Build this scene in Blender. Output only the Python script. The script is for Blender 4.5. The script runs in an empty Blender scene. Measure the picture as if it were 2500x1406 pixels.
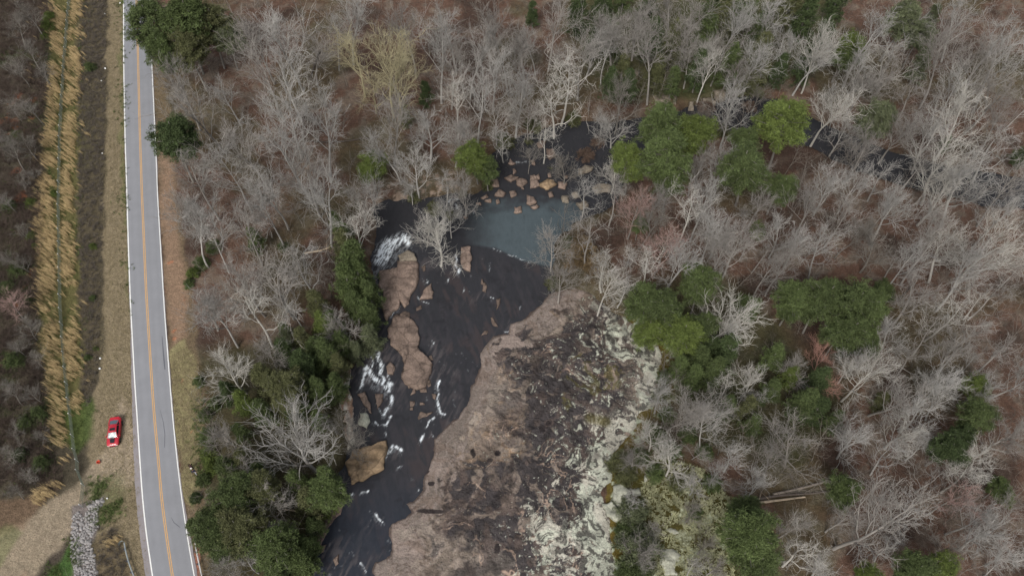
import bpy, math, random
import numpy as np
from mathutils import Vector, Matrix
R = math.radians
S = bpy.context.scene
C = S.collection
rnd = random.Random(7)

# ---------------------------------------------------------------- camera, sky, sun, exposure
H, TH, F = 120.0, R(32.5), 1950.0
cd = bpy.data.cameras.new('camera'); cam = bpy.data.objects.new('camera', cd); C.objects.link(cam)
cam.location = (0, 0, H); cam.rotation_euler = (TH, 0, 0)
cd.sensor_width = 36; cd.lens = F / 2500 * 36; cd.clip_start = 1; cd.clip_end = 12000
S.camera = cam
W = bpy.data.worlds.new('World'); S.world = W; W.use_nodes = True
nt = W.node_tree; bg = nt.nodes['Background']
sky = nt.nodes.new('ShaderNodeTexSky'); sky.sky_type = 'NISHITA'; sky.sun_disc = False
sky.sun_elevation = R(48); sky.sun_rotation = R(200); sky.dust_density = 4; sky.air_density = 1.2; sky.ozone_density = 1
hs = nt.nodes.new('ShaderNodeHueSaturation'); hs.inputs['Saturation'].default_value = 0.35
nt.links.new(sky.outputs[0], hs.inputs['Color']); nt.links.new(hs.outputs[0], bg.inputs['Color'])
bg.inputs['Strength'].default_value = 0.1
sl = bpy.data.lights.new('sun', 'SUN'); sl.energy = 1.3; sl.angle = R(18); sl.color = (1, .965, .91)
so = bpy.data.objects.new('sun', sl); C.objects.link(so)
so.rotation_euler = (R(42), 0, R(-20))
S.view_settings.view_transform = 'Standard'; S.view_settings.look = 'None'
S.view_settings.gamma = 1; S.view_settings.exposure = 0.55

# ---------------------------------------------------------------- helpers
ct, st = math.cos(TH), math.sin(TH)
def P(u, v, z=0.0):                     # photo pixel -> world xy at height z
    a, b = (u - 1250) / F, (v - 703) / F
    dx, dy, dz = a, st - b * ct, -ct - b * st
    t = (z - H) / dz
    return dx * t, dy * t
def PX(x, y, z):                        # world -> photo pixel (numpy ok)
    zz = z - H
    d = y * st - zz * ct
    return 1250 + F * x / d, 703 - F * (y * ct + zz * st) / d
def ppm(u, v, z=0.0):
    x, y = P(u, v, z); d = y * st - (z - H) * ct
    return F / d
def lin(*c):
    return tuple(((k / 255) / 12.92 if k <= 10 else (((k / 255) + .055) / 1.055) ** 2.4) for k in c)
def pts(s, ox=0, oy=0, k=1.0):
    n = [float(t) for t in s.replace(';', ' ').replace(',', ' ').split()]
    return [(n[i] / k + ox, n[i + 1] / k + oy) for i in range(0, len(n), 2)]
def wp(poly, z=0.0): return np.array([P(u, v, z) for u, v in poly])
def r1(s): return pts(s, 750, 460, 1875 / 640)
def r2(s): return pts(s, 750, 926, 1875 / 640)
def r5(s): return pts(s, 1100, 200, 1875 / 640)
def rt(s): return pts(s, 1200, 0, 1875 / 640)
def rs(s): return pts(s, 1200, 926, 1875 / 640)

def hsh(ix, iy, s):
    h = (ix.astype(np.int64) * 374761393 + iy.astype(np.int64) * 668265263 + s * 974634777) & 0xffffffff
    h = ((h ^ (h >> 13)) * 1274126177) & 0xffffffff
    h = ((h ^ (h >> 16)) * 2246822519) & 0xffffffff
    return ((h ^ (h >> 15)) & 0xffffff) / float(0xffffff)
def vn(x, y, s=0):
    ix, iy = np.floor(x), np.floor(y); fx, fy = x - ix, y - iy
    fx = fx * fx * (3 - 2 * fx); fy = fy * fy * (3 - 2 * fy)
    a, b, c, d = hsh(ix, iy, s), hsh(ix + 1, iy, s), hsh(ix, iy + 1, s), hsh(ix + 1, iy + 1, s)
    return (a * (1 - fx) + b * fx) * (1 - fy) + (c * (1 - fx) + d * fx) * fy
def fbm(x, y, f, o=4, s=0, g=.5):
    t = 0; a = 1; n = 0
    for i in range(o):
        c, q = math.cos(i * 1.1), math.sin(i * 1.1)
        t = t + a * vn((x * c - y * q) * f + 17 * i, (x * q + y * c) * f - 9 * i, s + i); n += a; a *= g; f *= 2.03
    return t / n
def ridge(x, y, f, o=3, s=0):
    t = 0; a = 1; n = 0
    for i in range(o):
        t = t + a * (1 - np.abs(2 * fbm(x, y, f, 2, s + 11 * i) - 1)); n += a; a *= .5; f *= 2
    return t / n
def ss(a, b, x):
    t = np.clip((x - a) / (b - a), 0, 1); return t * t * (3 - 2 * t)
def sdp(poly, X, Y):                    # signed distance, + inside; poly (n,2)
    d = np.full(X.shape, 1e9); ins = np.zeros(X.shape, bool); n = len(poly)
    for i in range(n):
        ax, ay = poly[i]; bx, by = poly[(i + 1) % n]
        ex, ey = bx - ax, by - ay; wx, wy = X - ax, Y - ay
        t = np.clip((wx * ex + wy * ey) / (ex * ex + ey * ey + 1e-12), 0, 1)
        d = np.minimum(d, (wx - ex * t) ** 2 + (wy - ey * t) ** 2)
        if abs(ey) > 1e-12:
            c = (ay > Y) != (by > Y)
            ins ^= c & (X < ex * (Y - ay) / ey + ax)
    d = np.sqrt(d); return np.where(ins, d, -d)
def dline(line, X, Y):
    d = np.full(X.shape, 1e9)
    for (ax, ay), (bx, by) in zip(line[:-1], line[1:]):
        ex, ey = bx - ax, by - ay; wx, wy = X - ax, Y - ay
        t = np.clip((wx * ex + wy * ey) / (ex * ex + ey * ey + 1e-12), 0, 1)
        d = np.minimum(d, (wx - ex * t) ** 2 + (wy - ey * t) ** 2)
    return np.sqrt(d)
def mixc(a, b, m): return a * (1 - m[..., None]) + np.array(b) * m[..., None]

def mkmesh(name, V, Fc, k=4, smooth=False, mats=(), cols=None):
    me = bpy.data.meshes.new(name); V = np.asarray(V, np.float32); Fc = np.asarray(Fc, np.int32)
    me.vertices.add(len(V)); me.vertices.foreach_set('co', V.ravel())
    me.loops.add(Fc.size); me.loops.foreach_set('vertex_index', Fc.ravel())
    me.polygons.add(len(Fc)); me.polygons.foreach_set('loop_start', np.arange(0, Fc.size, k, dtype=np.int32))
    me.polygons.foreach_set('loop_total', np.full(len(Fc), k, np.int32))
    if smooth: me.polygons.foreach_set('use_smooth', np.ones(len(Fc), bool))
    for m in mats: me.materials.append(m)
    if cols is not None:
        at = me.color_attributes.new('col', 'FLOAT_COLOR', 'POINT')
        c4 = np.ones((len(V), 4), np.float32); c4[:, :3] = np.clip(cols, 0, 1)
        at.data.foreach_set('color', c4.ravel())
    me.update(calc_edges=True); return me
class MB:                                # mesh collector (mixed polygons)
    def __init__(s): s.v = []; s.f = []; s.sm = []
    def add(s, vs, fs, sm=False):
        o = len(s.v); s.v += [tuple(v) for v in vs]; s.f += [tuple(i + o for i in f) for f in fs]; s.sm += [sm] * len(fs)
    def box(s, c, d, rz=0, bev=0, top=1.0):
        x, y, z = d[0] / 2, d[1] / 2, d[2] / 2; q = [(-x, -y), (x, -y), (x, y), (-x, y)]; co, si = math.cos(rz), math.sin(rz)
        vs = [(c[0] + a * m * co - b * m * si, c[1] + a * m * si + b * m * co, c[2] + zz) for zz, m in ((-z, 1), (z, top)) for a, b in q]
        s.add(vs, [(3, 2, 1, 0), (4, 5, 6, 7), (0, 1, 5, 4), (1, 2, 6, 5), (2, 3, 7, 6), (3, 0, 4, 7)])
    def tube(s, a, b, ra, rb=None, n=8, cap=True):
        rb = ra if rb is None else rb; a = Vector(a); b = Vector(b); d = (b - a).normalized()
        p = d.orthogonal().normalized(); q = d.cross(p)
        vs = [a + (p * math.cos(t) + q * math.sin(t)) * ra for t in [2 * math.pi * i / n for i in range(n)]] + \
             [b + (p * math.cos(t) + q * math.sin(t)) * rb for t in [2 * math.pi * i / n for i in range(n)]]
        fs = [(i, (i + 1) % n, n + (i + 1) % n, n + i) for i in range(n)]
        s.add(vs, fs, True)
        if cap: s.add(vs, [tuple(range(n))[::-1], tuple(range(n, 2 * n))])
    def grid(s, rows, sm=True, closed=False):
        n = len(rows[0]); vs = [p for r in rows for p in r]; fs = []
        for i in range(len(rows) - 1):
            for j in range(n if closed else n - 1):
                k = (j + 1) % n; fs.append((i * n + j, i * n + k, (i + 1) * n + k, (i + 1) * n + j))
        s.add(vs, fs, sm)
    def build(s, name, mat, parent=None):
        me = bpy.data.meshes.new(name); me.from_pydata(s.v, [], s.f); me.polygons.foreach_set('use_smooth', s.sm); me.materials.append(mat); me.update()
        return link(name, me, parent)
def link(name, me, parent=None):
    o = bpy.data.objects.new(name, me); C.objects.link(o)
    if parent: o.parent = parent
    return o
def empty(name, loc, rz=0):
    o = bpy.data.objects.new(name, None); C.objects.link(o); o.location = loc; o.rotation_euler = (0, 0, rz)
    o.empty_display_size = .3; return o
def tag(o, label=None, cat=None, group=None, kind=None):
    if label: o['label'] = label
    if cat: o['category'] = cat
    if group: o['group'] = group
    if kind: o['kind'] = kind
    return o

# ---------------------------------------------------------------- materials
def mat(name, col=None, rough=.8, attr=False, n1=None, n2=None, bump=0, bscale=8, metal=0, spec=.3, orand=0, coat=0, crack=0, wet=0):
    """procedural: base colour (or painted pattern attribute) x two octaves of noise, noise bump."""
    m = bpy.data.materials.new(name); m.use_nodes = True; t = m.node_tree; N = t.nodes; L = t.links; b = N['Principled BSDF']
    b.inputs['Roughness'].default_value = rough; b.inputs['Metallic'].default_value = metal
    b.inputs['Specular IOR Level'].default_value = spec; b.inputs['Coat Weight'].default_value = coat
    g = N.new('ShaderNodeNewGeometry'); tc = N.new('ShaderNodeTexCoord')
    if attr:
        a = N.new('ShaderNodeAttribute'); a.attribute_name = 'col'; out = a.outputs['Color']; src = g.outputs['Position']
    else:
        a = N.new('ShaderNodeRGB'); a.outputs[0].default_value = (*col, 1); out = a.outputs[0]; src = tc.outputs['Object']
    for q in (n1, n2):
        if not q: continue
        sc, lo, hi, det = q
        n = N.new('ShaderNodeTexNoise'); n.inputs['Scale'].default_value = sc; n.inputs['Detail'].default_value = det; n.inputs['Roughness'].default_value = .65
        L.new(src, n.inputs['Vector'])
        r = N.new('ShaderNodeMapRange'); r.inputs['From Min'].default_value = .3; r.inputs['From Max'].default_value = .7
        r.inputs['To Min'].default_value = lo; r.inputs['To Max'].default_value = hi
        L.new(n.outputs['Fac'], r.inputs['Value'])
        v = N.new('ShaderNodeVectorMath'); v.operation = 'SCALE'; L.new(out, v.inputs[0]); L.new(r.outputs[0], v.inputs['Scale']); out = v.outputs[0]
    if crack:
        vo = N.new('ShaderNodeTexVoronoi'); vo.feature = 'DISTANCE_TO_EDGE'; vo.inputs['Scale'].default_value = crack; vo.inputs['Randomness'].default_value = 1
        nn = N.new('ShaderNodeTexNoise'); nn.inputs['Scale'].default_value = crack * 2.5; nn.inputs['Detail'].default_value = 4; va = N.new('ShaderNodeVectorMath'); va.operation = 'MULTIPLY_ADD'
        L.new(src, nn.inputs['Vector']); L.new(nn.outputs['Color'], va.inputs[0]); va.inputs[1].default_value = (.9, .9, .2); L.new(src, va.inputs[2]); L.new(va.outputs[0], vo.inputs['Vector'])
        r = N.new('ShaderNodeMapRange'); r.inputs['From Max'].default_value = .06; r.inputs['To Min'].default_value = .62; L.new(vo.outputs['Distance'], r.inputs['Value'])
        v = N.new('ShaderNodeVectorMath'); v.operation = 'SCALE'; L.new(out, v.inputs[0]); L.new(r.outputs[0], v.inputs['Scale']); out = v.outputs[0]
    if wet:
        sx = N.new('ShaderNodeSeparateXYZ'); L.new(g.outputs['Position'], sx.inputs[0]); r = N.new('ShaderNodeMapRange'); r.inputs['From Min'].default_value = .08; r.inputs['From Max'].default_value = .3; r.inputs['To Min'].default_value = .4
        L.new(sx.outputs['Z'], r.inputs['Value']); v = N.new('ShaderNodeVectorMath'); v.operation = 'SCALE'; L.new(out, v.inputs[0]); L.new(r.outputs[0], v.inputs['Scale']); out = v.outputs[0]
    if orand:
        oi = N.new('ShaderNodeObjectInfo'); r = N.new('ShaderNodeMapRange'); r.inputs['To Min'].default_value = 1 - orand; r.inputs['To Max'].default_value = 1 + orand
        L.new(oi.outputs['Random'], r.inputs['Value'])
        v = N.new('ShaderNodeVectorMath'); v.operation = 'SCALE'; L.new(out, v.inputs[0]); L.new(r.outputs[0], v.inputs['Scale']); out = v.outputs[0]
    L.new(out, b.inputs['Base Color'])
    if bump:
        n = N.new('ShaderNodeTexNoise'); n.inputs['Scale'].default_value = bscale; n.inputs['Detail'].default_value = 5; n.inputs['Roughness'].default_value = .7
        L.new(src, n.inputs['Vector'])
        bm = N.new('ShaderNodeBump'); bm.inputs['Strength'].default_value = 1; bm.inputs['Distance'].default_value = bump
        L.new(n.outputs['Fac'], bm.inputs['Height']); L.new(bm.outputs[0], b.inputs['Normal'])
    return m
M = {}
M['ground'] = mat('ground_cover', attr=True, rough=.95, n1=(1.3, .78, 1.25, 4), n2=(7, .62, 1.4, 5), bump=.25, bscale=2.5, spec=.05)
M['rock'] = mat('stained_rock', attr=True, rough=.85, n1=(5, .82, 1.18, 6), n2=(.9, .85, 1.12, 5), bump=.35, bscale=1.8, spec=.25)
M['asphalt'] = mat('worn_asphalt', attr=True, rough=.9, n1=(.35, .95, 1.05, 3), n2=(25, .9, 1.1, 3), spec=.2)
M['white_line'] = mat('white_road_paint', lin(232, 232, 228), .7, n1=(3, .9, 1.05, 4))
M['yellow_line'] = mat('yellow_road_paint', lin(205, 160, 100), .7, n1=(3, .85, 1.08, 4))
M['rubber'] = mat('tyre_rubber', lin(28, 28, 30), .85)
M['galv'] = mat('galvanised_steel', lin(175, 182, 182), .5, metal=.3, n1=(4, .9, 1.08, 3))
M['galv_white'] = mat('bleached_steel', lin(225, 225, 222), .5, n1=(4, .92, 1.05, 3))
M['wood_post'] = mat('weathered_post', lin(70, 68, 72), .9, n1=(5, .8, 1.2, 3))
M['wire'] = mat('chain_link_wire', lin(104, 112, 100), .6, metal=.2)

# ---------------------------------------------------------------- outlines (photo pixels)
LL = pts('300,-120 302,0 302,140 304,260 306,350 309.6,460 312,545 315.4,651 318.8,743 324,839 329,932 336,1032 341.3,1117 348,1213 356.7,1298 372.7,1406 378,1440')
RL = pts('361,-120 366,0 370.3,147 375.4,259 381.6,392 384.3,470 390,569 396.6,678 402,767 409.6,863 414.6,932 423,1032 433.4,1131 443.7,1216 457.3,1308 474.4,1406 481,1440')
CL = pts('330,-120 333.5,0 335.5,68 341,297 346.6,470 351.5,579 356.6,699 361.8,788 371.1,932 377,1015 386.7,1117 394,1209 406,1301 421.5,1406 427,1440')
RIV = (r1('1740,750 1640,860 1560,930 1450,970 1440,1040 1340,1060 1280,1110 1230,1180 1240,1280 1200,1390')
       + r2('1180,40 1155,150 1080,270 1000,340 910,430 910,520 870,620 835,720 840,790 760,880 705,890 760,950 700,990 600,1030 595,1120 610,1220 600,1260 490,1310 470,1370 480,1406 480,1520')
       + r2('50,1520 75,1350 100,1200 155,1060 245,960 270,870 240,790 235,700 300,600 330,450 310,380 330,200 295,60')
       + pts('852,914 878,898 888,872 898,845 896,812 922,790 938,760 926,700 920,650 926,600 928,560 922,515 950,496 1000,500 1060,488 1110,484 1160,488 1196,462 1196,425 1203,392 1255,352 1300,333 1380,308 1450,303 1520,305 1600,290 1680,272 1750,252 1830,240 1900,252 1980,296 2060,334 2160,370 2280,404 2400,430 2640,450')
       + pts('2640,515 2400,494 2250,460 2100,412 1990,358 1900,320 1800,315 1700,325 1600,340 1540,400 1512,450 1500,490 1440,518 1400,540 1368,560 1348,600 1338,650 1350,690'))
SLAB = (r1('1735,760 1640,860 1560,930 1450,970 1440,1040 1340,1060 1280,1110 1230,1180 1240,1280 1200,1390')
        + r2('1180,40 1155,150 1080,270 1000,340 910,430 910,520 870,620 835,720 840,790 760,880 705,890 760,950 700,990 600,1030 595,1120 610,1220 600,1260 490,1310 470,1370 480,1406 480,1520')
        + pts('1505,1445 1503,1380 1490,1290 1468,1200 1490,1175 1496,1110 1545,1055 1560,1010 1598,990 1612,930 1602,905 1618,865 1600,832 1560,812 1528,772 1490,760 1445,715 1400,702'))
LEDGE = pts('812,905 835,885 856,900 851,946 862,994 857,1040 866,1080 850,1100 830,1060 815,1010 803,950')
SHORE = pts('800,1290 832,1252 840,1222 848,1190 828,1210 805,1225 790,1260 770,1300 762,1350 780,1345')
def w0(p): return wp(p)
RIVw, SLABw = w0(RIV), w0(SLAB)

# ---------------------------------------------------------------- terrain: one sheet to the horizon
def axis(a, b, d, far):
    m = list(np.arange(a, b + d / 2, d)); s = d; x = m[-1]; hi = []
    while x < far: s *= 1.35; x += s; hi.append(x)
    s = d; x = m[0]; lo = []
    while x > -far: s *= 1.35; x -= s; lo.append(x)
    return np.array(lo[::-1] + m + hi)
def road_x(line):
    w = w0(line); i = np.argsort(w[:, 1]); return w[i, 1], w[i, 0]
ly, lx = road_x(LL); ry, rx_ = road_x(RL)
def terr_z(X, Y, rv=None, sb=None):
    rv = sdp(RIVw, X, Y) if rv is None else rv
    sb = sdp(SLABw, X, Y) if sb is None else sb
    wob = (fbm(X, Y, .35, 3, 5) - .5) * 1.6
    z = fbm(X, Y, .06, 3, 1) * 1.3 + fbm(X, Y, .45, 3, 2) * .35
    a, b = np.interp(Y, ly, lx), np.interp(Y, ry, rx_)
    dr = np.maximum(a - X, X - b)
    z = z * ss(4, 30, dr) + .02
    z = np.where(dr < 1.6, -.05, z * ss(1.2, 3, dr) - .05 * (1 - ss(1.6, 3, dr)))
    land = ss(.5, -2.5, rv + wob)
    z = z * land + (-1.1) * (1 - land) + .25 * ss(-3, -.6, rv) * ss(.8, -.2, rv + wob)
    z = z * (1 - ss(-7, -.5, sb) * (z > 0)) + .02
    z = z - 1.0 * ss(.1, 1.2, sb)
    return z
xs = axis(-126, 126, .27, 4000); ys = axis(22, 165, .27, 4000)
X, Y = np.meshgrid(xs, ys)
rv = sdp(RIVw, X, Y); sb = sdp(SLABw, X, Y)
Z = terr_z(X, Y, rv, sb)
U, V = PX(X, Y, Z * 0 + 0)
front = (Y * st + H * ct) > 20
U = np.where(front, U, -9999); V = np.where(front, V, -9999)
wu = U + (fbm(X, Y, .25, 3, 40) - .5) * 34; wv = V + (fbm(X, Y, .25, 3, 44) - .5) * 34
n1, n2, n3 = fbm(X, Y, .12, 4, 20), fbm(X, Y, .5, 4, 24), fbm(X, Y, 1.7, 3, 28)
col = np.zeros(X.shape + (3,)) + np.array(lin(98, 77, 66))
col = mixc(col, lin(110, 97, 86), ss(.45, .65, n2))
col = mixc(col, lin(66, 54, 48), ss(.52, .7, n1) * .8)
col = mixc(col, lin(76, 76, 52), ss(.52, .68, fbm(X, Y, .07, 4, 31)) * .5)
def zone(poly, c, soft=14, amt=1.0):
    global col
    m = ss(-soft * .5, soft * .5, sdp(np.array(poly), wu, wv)) * amt
    col = mixc(col, c, m); return m
zone(pts('1370,-80 2060,-80 1980,190 1700,260 1480,230 1390,110'), lin(70, 76, 48), 60, .7)
zone(pts('480,860 640,830 860,800 870,1440 470,1440 500,1000'), lin(66, 66, 46), 60, .8)
zone(pts('1500,700 1760,680 1900,800 2080,980 1950,1150 1700,1100 1600,900'), lin(62, 66, 44), 60, .75)
zone(pts('1180,330 1420,270 1500,330 1330,420 1180,500'), lin(98, 82, 66), 40, .6)
# left of the road
zone(pts('-400,-300 302,-300 302,0 309,460 330,940 350,1210 376,1440 -400,1440'), lin(80, 74, 62), 10)
col = mixc(col, lin(66, 76, 46), ss(.5, .62, fbm(X, Y, .11, 4, 61)) * ss(250, 200, U) * (U > -3000) * .8)
col = mixc(col, lin(84, 75, 68), ss(.52, .66, fbm(X, Y, .16, 3, 63)) * ss(250, 200, U) * (U > -3000) * .7)
col = mixc(col, lin(150, 92, 66), ss(.72, .8, fbm(X, Y, .3, 3, 66)) * ss(120, 70, U) * (U > -3000) * .7)
zone(pts('135,-300 215,-300 205,160 190,400 195,700 205,950 215,1080 130,1080 105,900 95,700 90,500 120,300'), lin(96, 92, 60), 16)
zone(pts('187,-300 262,-300 256,460 240,900 215,1010 205,940 195,700 190,400'), lin(88, 80, 64), 14, .8)
mow = zone(pts('270,-300 306,-300 308,460 330,940 352,1210 378,1440 250,1440 235,1190 215,1110 242,950 252,700 255,460 262,200'), lin(128, 116, 94), 8)
zone(pts('288,-300 306,-300 310,480 322,800 316,800 296,420'), lin(98, 104, 66), 8, .6)
zone(pts('300,960 322,990 335,1100 340,1180 250,1200 60,1440 -60,1440 -60,1330 60,1280 180,1190 230,1130 260,1090'), lin(152, 138, 118), 16, .85)
zone(pts('200,1180 290,1165 300,1250 240,1290 225,1240'), lin(92, 98, 64), 34, .6)
zone(pts('165,1000 240,980 235,1050 195,1110 170,1080'), lin(78, 92, 50), 14, .8)
zone(pts('95,1440 175,1320 190,1320 195,1440'), lin(74, 98, 54), 10)
zone(pts('-60,1240 60,1215 150,1190 60,1290 -60,1350'), lin(118, 96, 78), 18, .6)
zone(pts('-60,1320 30,1290 60,1300 -10,1400 -60,1440'), lin(104, 108, 72), 14, .6)
zone(pts('175,1240 250,1215 240,1300 220,1330 250,1440 185,1440'), lin(120, 112, 108), 8)
zone(pts('255,1290 300,1300 340,1440 250,1440 225,1330'), lin(104, 92, 72), 12, .7)
# right verge, clay
zone(pts('366,100 384,470 402,767 414,932 434,1131 474,1406 480,1440 520,1440 500,1200 505,1000 490,880 470,700 430,480 410,300 400,100'), lin(112, 98, 78), 12, .8)
zone(pts('384,370 420,400 430,560 448,640 458,740 455,820 425,850 405,780 394,620'), lin(142, 118, 99), 22, .75)
zone(pts('408,860 455,830 482,880 488,960 494,1080 486,1180 462,1240 444,1200 425,1030'), lin(132, 124, 92), 10)
zone(pts('470,1320 486,1330 500,1440 484,1440'), lin(150, 104, 88), 4)
col = mixc(col, lin(176, 118, 88), ss(.78, .82, fbm(X, Y, .55, 3, 71)) * (((U > 408) & (U < 470)) & (V > 600)) * .7)
# banks and the mossy shelf to the right of the slab
col = mixc(col, lin(60, 52, 42), ss(-2.5, 0, rv) * .75)
ms = zone(pts('1480,1160 1620,1110 1720,1140 1800,1250 1790,1445 1490,1445 1495,1290'), lin(70, 66, 34), 30, .95)
lich = ss(.53, .6, fbm(X, Y, .9, 5, 81, .6)) * ss(.42, .55, fbm(X, Y, .12, 2, 85))
col = mixc(col, lin(176, 180, 154), lich * ss(.2, .8, ms) * .95)
rim = ss(-4, -.3, sb) * (U > 1480) * (V > 770)
col = mixc(col, lin(96, 84, 40), rim * .85)
col = mixc(col, lin(170, 178, 158), rim * ss(.56, .62, fbm(X, Y, 1.1, 4, 88)) * .9)
# pebbly bank above the cascade
col = mixc(col, lin(138, 122, 108), ss(.56, .63, fbm(X, Y, 1.3, 3, 91)) * ss(45, 15, dline(pts('930,480 1040,470 1100,455'), U, V)))
col *= (.86 + .28 * n3)[..., None]
ny, nx = X.shape
I = np.arange(nx * ny).reshape(ny, nx)
Fq = np.stack([I[:-1, :-1], I[:-1, 1:], I[1:, 1:], I[1:, :-1]], -1).reshape(-1, 4)
me = mkmesh('ground', np.stack([X, Y, Z], -1).reshape(-1, 3), Fq, 4, True, [M['ground']], col.reshape(-1, 3))
tag(link('ground', me), kind='structure')
_gz = Z
def gz(x, y): return float(terr_z(np.array([x]), np.array([y]))[0])

# ---------------------------------------------------------------- patches cut from fine grids (rock, water)
def patch(name, polyw, d, wob, zf, cf, m, skirt=0, ext=0):
    lo, hi = polyw.min(0) - 1, polyw.max(0) + 1
    hi = np.minimum(hi, [125, 165]); lo = np.maximum(lo, [-125, 22])
    xs = np.arange(lo[0], hi[0], d); ys = np.arange(lo[1], hi[1], d); X, Y = np.meshgrid(xs, ys)
    sd = sdp(polyw, X, Y) + (fbm(X, Y, .6, 4, 101) - .5) * wob + ext
    Z = zf(X, Y, sd); U, V = PX(X, Y, Z); cl = cf(X, Y, Z, U, V, sd)
    ny, nx = X.shape; I = np.arange(nx * ny).reshape(ny, nx)
    Fq = np.stack([I[:-1, :-1], I[:-1, 1:], I[1:, 1:], I[1:, :-1]], -1).reshape(-1, 4)
    k = (sd.ravel()[Fq] > -skirt).any(1); Fq = Fq[k]
    us = np.unique(Fq); mp = np.zeros(nx * ny, np.int32); mp[us] = np.arange(len(us))
    me = mkmesh(name, np.stack([X, Y, Z], -1).reshape(-1, 3)[us], mp[Fq], 4, True, [m], cl.reshape(-1, 3)[us])
    return link(name, me)
def slab_z(X, Y, sd):
    base = .04 + 1.3 * ss(0, 22, sd) + .12 * ss(0, .6, sd)
    z = base + (ridge(X, Y, .12, 3, 111) - .5) * .9 * ss(1, 8, sd) + (fbm(X, Y, .9, 5, 115, .6) - .5) * .7 * ss(.5, 4, sd)
    return np.where(sd < 0, -.9 * ss(0, -.35, sd) + base * 0, z)
def veins(X, Y, f, s, w):
    wx = X + (fbm(X, Y, f * .6, 3, s + 1) - .5) * w; wy = Y + (fbm(X, Y, f * .6, 3, s + 5) - .5) * w
    return np.abs(2 * fbm(wx, wy, f, 4, s) - 1)
def slab_c(X, Y, Z, U, V, sd):
    rv = -sdp(RIVw, X, Y)
    wx = X + (fbm(X, Y, .3, 3, 121) - .5) * 5; wy = Y + (fbm(X, Y, .3, 3, 125) - .5) * 5
    a = fbm(wx, wy, .35, 5, 131, .6); b = fbm(wx, wy, .16, 5, 135, .55); c = fbm(X, Y, 1.6, 4, 139, .6)
    band = fbm(rv * 2.2 + (a - .5) * 3, Y * .08, 1, 4, 141)
    uu = U + (b - .5) * 240 + (c - .5) * 70; vv = V + (a - .5) * 240 + (vn(X * 1.7, Y * 1.7, 129) - .5) * 30
    col = np.zeros(X.shape + (3,)) + np.array(lin(128, 116, 105))
    col = mixc(col, lin(104, 91, 81), ss(.45, .58, b) * .75)
    col = mixc(col, lin(146, 136, 125), ss(.5, .62, a) * .7)
    tan = np.maximum.reduce([ss(90, 20, np.hypot(uu - cx, (vv - cy) * 1.2)) for cx, cy in ((1200, 1110), (1270, 1090), (1290, 1040), (1250, 930), (1390, 790), (1320, 800), (1440, 880), (1230, 900), (1130, 1260))])
    col = mixc(col, lin(166, 138, 108), tan * ss(.44, .56, a) * .85)
    grey = np.maximum.reduce([ss(130, 30, np.hypot((uu - cx), (vv - cy))) for cx, cy in ((1240, 980), (1290, 900), (1120, 1330), (1080, 1370))])
    col = mixc(col, lin(142, 130, 120), grey * ss(.4, .55, c * .4 + a * .6) * .8)
    # dark biofilm
    dk = ss(-40, 25, sdp(np.array(pts('1230,840 1300,770 1420,750 1530,790 1500,930 1480,1080 1480,1180 1500,1290 1490,1440 1270,1440 1180,1390 1100,1290 1060,1220 1110,1150 1220,1130 1260,1100 1270,1010 1240,950 1215,900')), uu, vv))
    dk = dk * ss(.30, .39, b * .55 + a * .45 + (c - .5) * .12)
    dk = np.maximum(dk, ss(.52, .6, a) * ss(3.5, 6, rv) * .7)
    col = mixc(col, lin(58, 54, 55), dk * .96)
    col = mixc(col, lin(140, 126, 114), ss(.60, .70, fbm(wx, wy, .5, 5, 155, .6)) * dk * ss(.45, .6, b) * .8)
    col = mixc(col, lin(88, 76, 70), dk * ss(.5, .66, fbm(X, Y, .8, 4, 151)) * .7)
    # veins of bare pink/cream rock through the film
    v1 = veins(X, Y, .45, 161, 4); v2 = veins(X, Y, 1.1, 171, 2)
    sp = ss(.5, .6, fbm(X, Y, .2, 3, 175))
    col = mixc(col, lin(176, 152, 134), ss(.06, .01, v1) * sp * ss(4, 8, rv) * .75)
    col = mixc(col, lin(60, 52, 50), ss(.05, .0, v2) * ss(.45, .6, b) * ss(3, 6, rv) * .35)
    # pale lichen, heavier to the right rim and the bottom
    rimd = dline(pts('1530,800 1600,870 1600,940 1575,1000 1530,1060 1490,1120 1470,1200 1480,1290 1500,1400'), uu * .7 + U * .3, vv * .7 + V * .3)
    lz = ss(80, 18, rimd) * 1.15
    lz = np.maximum(lz, ss(-70, 60, sdp(np.array(pts('1310,1290 1400,1230 1470,1260 1510,1445 1290,1445')), uu, vv)) * .85)
    lz = np.maximum(lz, .3 * ss(1250, 1450, U) + .1)
    ln = fbm(wx, wy, 1.5, 5, 181, .7)
    lm = ss(.60, .67, ln * .8 + lz * .33)
    col = mixc(col, lin(178, 180, 164), lm * ss(4, 7, rv) * .95)
    col = mixc(col, lin(176, 164, 154), lm * ss(.48, .58, a) * ss(4, 7, rv) * .45)
    col = mixc(col, lin(60, 56, 54), lm * ss(.52, .58, fbm(wx, wy, 1.4, 5, 191, .6)) * .85)
    fleck = (vn(X * 3.2, Y * 3.2, 201) > .93) & (fbm(X, Y, .25, 2, 205) > .45) & (rv > 5)
    col = mixc(col, lin(200, 204, 190), fleck * .8 * ss(1150, 1300, U))
    moss = ss(28, 6, dline(pts('1405,925 1440,905 1450,890'), uu, vv)) + ss(18, 6, dline(pts('1440,1020 1480,1030'), U, V))
    col = mixc(col, lin(84, 78, 40), np.clip(moss, 0, 1) * .7)
    # smooth brown water-washed apron
    bed = fbm((X * .55 + Y * .83) * .25, (X * .83 - Y * .55) * 1.1, 1, 5, 196); col = col * (.82 + .36 * ss(.35, .65, bed))[..., None]
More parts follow.
